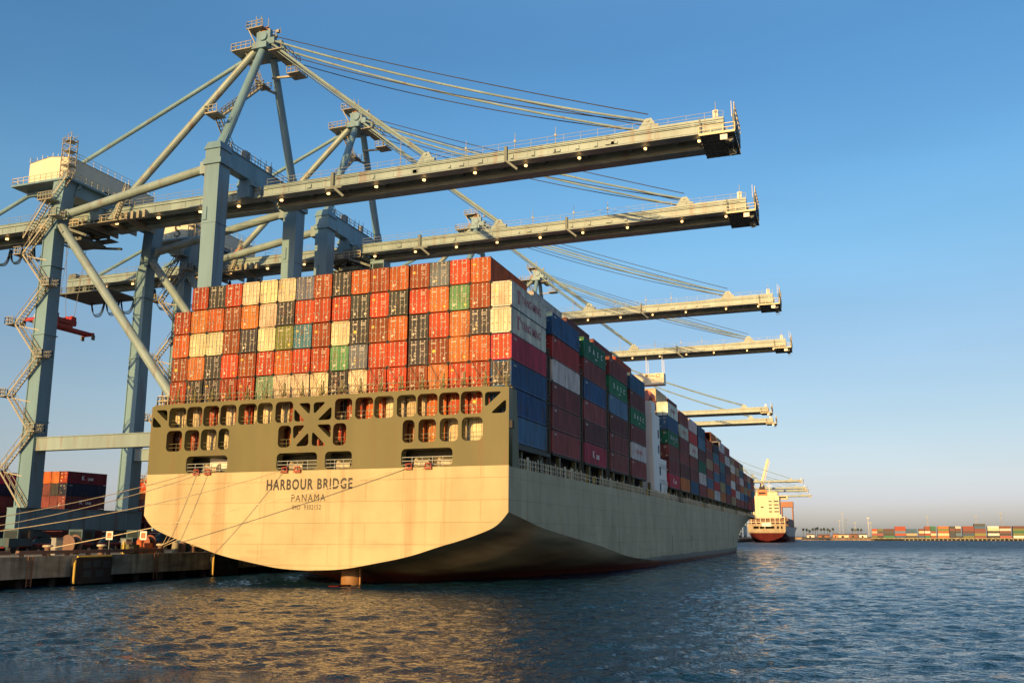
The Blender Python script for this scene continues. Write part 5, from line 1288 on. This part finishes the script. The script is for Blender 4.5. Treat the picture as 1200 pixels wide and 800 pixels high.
def yard_row():
    for i in range(5):
        for t in range(2):
            c = [['wine', 'maroon'], ['maroon', 'sred'], ['navy', 'wine'], ['maroon', 'rose'], ['wine', 'maroon']][i][t]
            container(-74, -14 + i * 12.9, QZ + .1 + t * 2.93, c, '%s container behind the crane sill beam, %s from left, %s layer' % (CNAME[c], ORD[i], ('lower', 'upper')[t]), YG, 1)
build_yard()
yard_row()

# ================================================================== FAR SHIP
def build_far_ship():
    o = (-4, 700, 0)
    r = empty('far_ship', o, 'distant container ship with red bottom and tall cream bridge house', 'ship')
    st = [(700, [(1.0, 0), (2.0, 6), (4.5, 12), (8.0, 15), (9.5, 15.5)], 15.5, 13.5), (712, [(-3, 0), (0, 7), (3, 12.5), (7, 15.4), (8.5, 16)], 16, 13.5), (735, [(-3, 9), (0, 13), (3, 15.6), (5, 16), (8.5, 16)], 16, 13.5),
          (770, [(-3, 15), (0, 15.9), (3, 16), (5, 16), (8.5, 16)], 16, 13.5), (850, [(-3, 15.5), (0, 16), (3, 16), (5, 16), (8.5, 16)], 16, 13.5), (900, [(-3, 8), (0, 10), (3, 11.5), (5, 12.5), (8.5, 14)], 16, 14.5), (935, [(-3, .5), (0, .8), (3, 1.5), (5, 3), (8.5, 5)], 9, 16), (945, [(-3, .1), (0, .1), (3, .1), (5, .3), (8.5, .6)], 1, 17)]
    red = MB(); grey = MB()
    for a, c in zip(st[:-1], st[1:]):
        for s in (-1, 1):
            A = [(o[0] + s * x, a[0], z) for z, x in a[1]] + [(o[0] + s * a[2], a[0], a[3])]
            C = [(o[0] + s * x, c[0], z) for z, x in c[1]] + [(o[0] + s * c[2], c[0], c[3])]
            for k in range(len(A) - 1):
                q = [A[k], C[k], C[k + 1], A[k + 1]]; q = q if s > 0 else q[::-1]
                (red if k < 3 else grey).add(q, [(0, 1, 2, 3)])
    A = [(o[0] - x, 700, z) for z, x in st[0][1][::-1]] + [(o[0] + x, 700, z) for z, x in st[0][1][1:]]
    A = [(p[0], p[1] - .05, p[2]) for p in A]
    lo = [p for p in A if p[2] <= 8.1]; red.add(lo, [tuple(range(len(lo)))])
    hi = MB(); P_ = sorted([p for p in A if p[2] >= 8.0], key=lambda p: (p[0] > o[0], p[2] if p[0] > o[0] else -p[2])); hi.add(P_, [tuple(range(len(P_)))]); hi.build('stern_panel', M_STERNP, r, o)
    red.build('lower_hull', M_HREDD, r, o); grey.build('upper_hull', M_HGREY, r, o)
    outer = [(-15.6, 9.0), (15.6, 9.0), (15.9, 15.5), (-15.9, 15.5)]
    holes = [rrect(a, a + w, 11.4, 13.6, .4) for a, w in ((-11, 4.5), (-5.6, 3.6), (-1, 7.5), (8.5, 1.8), (11.8, 1.4))]
    me = holed_plate(outer, holes, .5, 'stern_plate'); me.transform(Matrix.Translation((0, -.3, 0))); me.materials.clear(); me.materials.append(M_STERNP)
    p = bpy.data.objects.new('stern_plate', me); COL.objects.link(p); p.parent = r
    b = MB(); b.box(-19.5, 11.5, 701, 930, 13.2, 13.5); b.box(-19.5, 11.5, 706, 706.5, 9.5, 13.2); b.build('deck', M_DECK, r, o)
    b = MB()
    for x in range(-17, 12, 4): b.box(x - .3, x + .3, 704, 705, 13.5, 21.5)
    b.box(-19, 11.4, 703.8, 705.2, 21, 21.6); b.box(-19, 11.4, 703.8, 705.2, 17, 17.4); b.build('lashing_frame', M_CREAM, r, o)
    hg = 'house'
    b = MB(); b.box(-16.5, 7.5, 722, 742, 13.5, 24); b.box(-15, 6, 723, 741, 24, 40.5); b.box(-21.5, 13, 734, 740, 37.5, 41.0); b.box(-14.5, 4.5, 729, 741, 40.5, 44)
    h = b.build('bridge_house', M_CREAM, r, o)
    b = MB()
    for z in (26, 29, 32, 35): 
        b.box(-3, -.5, 722.85, 722.997, z, z + 1.0); b.box(1.5, 5.5, 722.85, 722.997, z, z + 1.0)
    b.box(-20, 11.5, 733.8, 733.997, 38.7, 40.1); b.box(-10, -7.5, 722.85, 722.997, 30, 31)
    b.build('window', M_GLASS, h, o)
    b = MB(); b.box(-12.5, -4.5, 726, 729, 39, 46); b.build('funnel', M_ORANGE, r, o)
    b = MB(); b.box(-11.5, -5.5, 725.85, 725.997, 42, 43.8); b.box(-11, -6, 726.5, 728.5, 46, 48.5); b.tube((-9.5, 727, 48), (-9.5, 727, 51.5), .6, .6, 8); b.tube((-7, 727, 48), (-7, 727, 50), .6, .6, 8); b.build('funnel_top', M_BLACK, r, o)
    b = MB(); b.tube((-3, 738, 44), (-3, 738, 54), .4, .2, 6); b.bar((-5.5, 738, 50), (-.5, 738, 50), .25); b.build('mast', M_WHITE, r, o)
    # orange lifeboat pair and an orange deck gantry near the far side
    b = MB(); b.path([(9.8, 726, 21), (9.8, 727.5, 21), (9.8, 733, 21), (9.8, 734.5, 21)], [.5, 1.4, 1.4, .5], 8); b.build('lifeboat', M_ORANGE, r, o)
    b = MB()
    for y in (846, 856):
        for x in (.5, 11): b.box(x - .55, x + .55, y - .6, y + .6, 13.5, 34)
    b.box(-.4, 11.9, 844.8, 857.2, 34, 39.5); b.box(-.3, 11.8, 845, 847, 17, 18.2); b.build('deck_gantry', M_GANTRY, r, o)
    for i, (y, c) in enumerate(((750, 'rose'), (764, 'orange'), (778, 'tan'), (792, 'rose'), (806, 'maroon'), (820, 'orange'))):
        pass
    b = MB(); b.box(-19, 11, 708, 720, 13.6, 20.5); b.build('deck_cargo', M_BULL, r, o)
    b = MB(); b.box(-19, 11.6, 748, 840, 13.6, 21); b.build('deck_cargo', M_BULL, r, o)
    b = MB(); b.box(-8, 0, 699.2, 703, 13.5, 16.5); b.build('stern_cabin', M_WHITE, r, o)
build_far_ship()

# ================================================================== FAR SHORE
SY = 1060
def build_shore():
    rg = random.Random(21)
    b = MB(); b.box(90, 900, SY, SY + 260, 1.9, 3.0); b.box(90, 900, SY - .2, SY - .002, 2.2, 3.1); tag(b.build('shore_wharf', M_CONC), kind='structure')
    b = MB(); b.box(90, 900, SY + 5, SY + 12, -3, 1.9); tag(b.build('shore_wharf_underside', M_CONCD), kind='structure')
    b = MB()
    pl = None
    for i in range(44):
        x = 128 + i * 4.6
        if pl is None: pm = MB(); pm.tube((0, 0, -3), (0, 0, 1.9), .8, .8, 6); pl = pm.build('wharf_pile', M_CONC); q = pl
        else: q = link_copy(pl)
        q.location = (x, SY + .9, 0); tag(q, 'pale pile under the far wharf across the water', 'pile', 'piles of the far wharf')
    # rocky sandy spit to the left of the wharf
    vs = MB(); xs = np.linspace(10, 94, 60)
    pts = []
    for j, (dy, z) in enumerate(((0, -1), (3, 1.2), (8, 3.2), (60, 4.0), (240, 4.5))):
        for x in xs: pts.append((x, SY + dy + rg.uniform(-1.5, 1.5), z + (rg.uniform(-.4, .5) if 0 < j < 3 else 0)))
    n = len(xs); fs = [(j * n + i, j * n + i + 1, (j + 1) * n + i + 1, (j + 1) * n + i) for j in range(4) for i in range(n - 1)]
    vs.add(pts, fs); tag(vs.build('shore_ground', M_SAND), kind='structure')
    b = MB(); b.box(-420, 1500, SY + 255, SY + 900, -2, 3.2); tag(b.build('far_land', M_SAND), kind='structure')
    # palms
    def palm(h, seed):
        g = random.Random(seed); t = MB(); t.path([(0, 0, 0), (.3, 0, h * .5), (.5, 0, h)], [.38, .28, .22], 6)
        c = MB()
        for i in range(26):
            a = i * 2.4 + g.random(); L = g.uniform(1.6, 2.6); up = g.uniform(-.9, 1.9)
            p0 = Vector((.5, 0, h)); d = Vector((math.cos(a), math.sin(a), 0))
            p1 = p0 + d * L * .55 + Vector((0, 0, up * 1.2)); p2 = p0 + d * L + Vector((0, 0, up * 1.0 - 1.3)); w = d.cross(Vector((0, 0, 1))) * .5
            c.add([p0 - w * .4, p0 + w * .4, p1 + w, p1 - w, p2], [(0, 1, 2, 3), (3, 2, 4)])
        return t, c
    protos = []
    xs = [9, 13, 16, 20.5, 24, 27, 31.5, 35, 39, 42, 46, 70, 74, 77, 81]
    for i, x in enumerate(xs):
        h = rg.uniform(7.5, 11); lab = 'tall palm tree, %s from the left on the far spit' % ORD[i]
        r = empty('palm_tree', (x, SY + 90 + rg.uniform(-20, 20), 4), lab, 'palm', 'palm trees on the far shore')
        t, c = palm(h, i); t.build('trunk', M_TRUNK, r); c.build('crown', M_FROND, r)
    # low sheds and little boats along the spit
    for i, (x, w, h, m, lab) in enumerate(((20, 9, 3.0, M_WHITE, 'low white shed on the spit left of the row of palms'), (36, 14, 2.6, M_RUSTY, 'long rusty shed under the palms'), (50, 6, 3.6, M_ORANGE, 'small orange hut on the spit beside the masts'), (59, 12, 3.0, M_CREAM, 'cream shed right of the light masts'), (71, 10, 3.4, M_RUSTY, 'rust red shed near the wharf end'), (82, 9, 3.2, M_WHITE, 'white shed beside the first container stack of the far wharf'))):
        r = empty('shed', (x, SY + 30, 3.5), lab, 'shed', 'sheds on the far spit')
        b = MB(); b.box(-w / 2, w / 2, -3, 3, 0, h); b.build('wall', m, r)
        b = MB(); b.add([(-w / 2 - .3, -3.4, h), (w / 2 + .3, -3.4, h), (w / 2 + .3, 0, h + 1.3), (-w / 2 - .3, 0, h + 1.3), (w / 2 + .3, 3.4, h), (-w / 2 - .3, 3.4, h)], [(0, 1, 2, 3), (3, 2, 4, 5), (1, 4, 2), (0, 3, 5)]); b.build('roof', M_BULL, r)
        b = MB(); b.box(-w * .2, w * .05, -3.05, -3.003, 0, 2.2); b.build('door', M_BLACK, r)
    # masts and light towers
    for i, (x, h, m, lab) in enumerate(((59, 30, M_RAIL, 'tallest lattice mast on the far spit'), (55, 21, M_RAIL, 'slim mast left of the tallest lattice mast'), (63, 22, M_CRANE_D, 'dark mast right of the tallest lattice mast'), (74, 18, M_RAIL, 'thin lone mast between the spit sheds'), (90, 24, M_CREAM, 'cream light tower near the wharf end'), (93, 18, M_RAIL, 'short light tower near the wharf end'), (160, 25, M_RAIL, 'light tower above the blue far containers'), (215, 25, M_RAIL, 'light tower above the right far containers'), (243, 29, M_RAIL, 'tall light tower near the right picture edge'))):
        r = empty('light_mast', (x, SY + 70, 3.5), lab, 'mast', 'masts on the far shore')
        b = MB()
        for sx in (-1, 1):
            for sy in (-1, 1): b.bar((sx * .8, sy * .8, 0), (sx * .2, sy * .2, h), .16)
        n = int(h / 2.5)
        for k in range(n): z = k * 2.5; f = .8 - .6 * z / h; b.bar((-f, -f, z), (f, -f, z + 2.5), .1)
        b.build('tower', m, r)
        b = MB(); b.box(-1.6, 1.6, -.3, .3, h, h + .9); b.box(-.8, .8, -.3, .3, h - 6, h - 5.4); b.build('lamp_head', m, r)
    # container stacks on the far wharf: hundreds of boxes, one mass
    pal = ['rose', 'maroon', 'brown', 'sgreen', 'blue', 'steel', 'blue', 'red', 'dark', 'white', 'cream', 'bright', 'olive', 'wine']
    b = MB(); cols = []; x = 92.0; big = {0: ['rose', 'olive', 'red', 'dark', 'bright'], 1: ['blue', 'blue', 'dark', 'wine'], 2: ['bright', 'blue', 'blue', 'steel'], 3: ['cream', 'cream', 'tan', 'cream'], 4: ['maroon', 'cream', 'sgreen', 'brown'], 6: ['wine', 'dark', 'navy', 'white'], 5: ['olive', 'orange', 'orange', 'sgreen'], 7: ['maroon', 'sgreen', 'wine', 'maroon'], 8: ['dark', 'wine', 'dark', 'white']}
    i = 0
    while x < 420:
        nt = 4 + (i > 3); wdt = rg.choice((12.2, 12.2, 6.1)); 
        for k in range(rg.choice((1, 2, 2))):
            for t in range(nt + (rg.random() < .3)):
                for row in range(3):
                    c = PAL[rg.choice(big.get(i, pal) if rg.random() < .6 else pal)]; f = rg.uniform(.6, 1.15); c = tuple(min(.8, v * f) for v in c)
                    b.box(x, x + wdt - .15, SY + 9 + row * 2.6, SY + 11.44 + row * 2.6, 3.02 + t * 2.75, 3.02 + t * 2.75 + 2.62); cols.append(tuple(v * .8 for v in c))
            x += wdt + .25
        x += rg.choice((.3, .3, 1.5)); i += 1
    o = b.build('shore_containers', M_WHITE)
    m, nt_, N, L, B = nmat('shore_container_paint')
    at = N.new('ShaderNodeAttribute'); at.attribute_name = 'box_colour'; L.new(at.outputs['Color'], B.inputs['Base Color']); B.inputs['Roughness'].default_value = .6
    ca = o.data.attributes.new('box_colour', 'FLOAT_COLOR', 'FACE'); ca.data.foreach_set('color', np.repeat(np.array([(*c, 1) for c in cols], 'f'), 6, 0).ravel())
    o.data.materials.clear(); o.data.materials.append(m)
    tag(o, 'long rows of mixed coloured containers stacked on the far wharf across the water', 'containers', None, 'stuff')
build_shore()
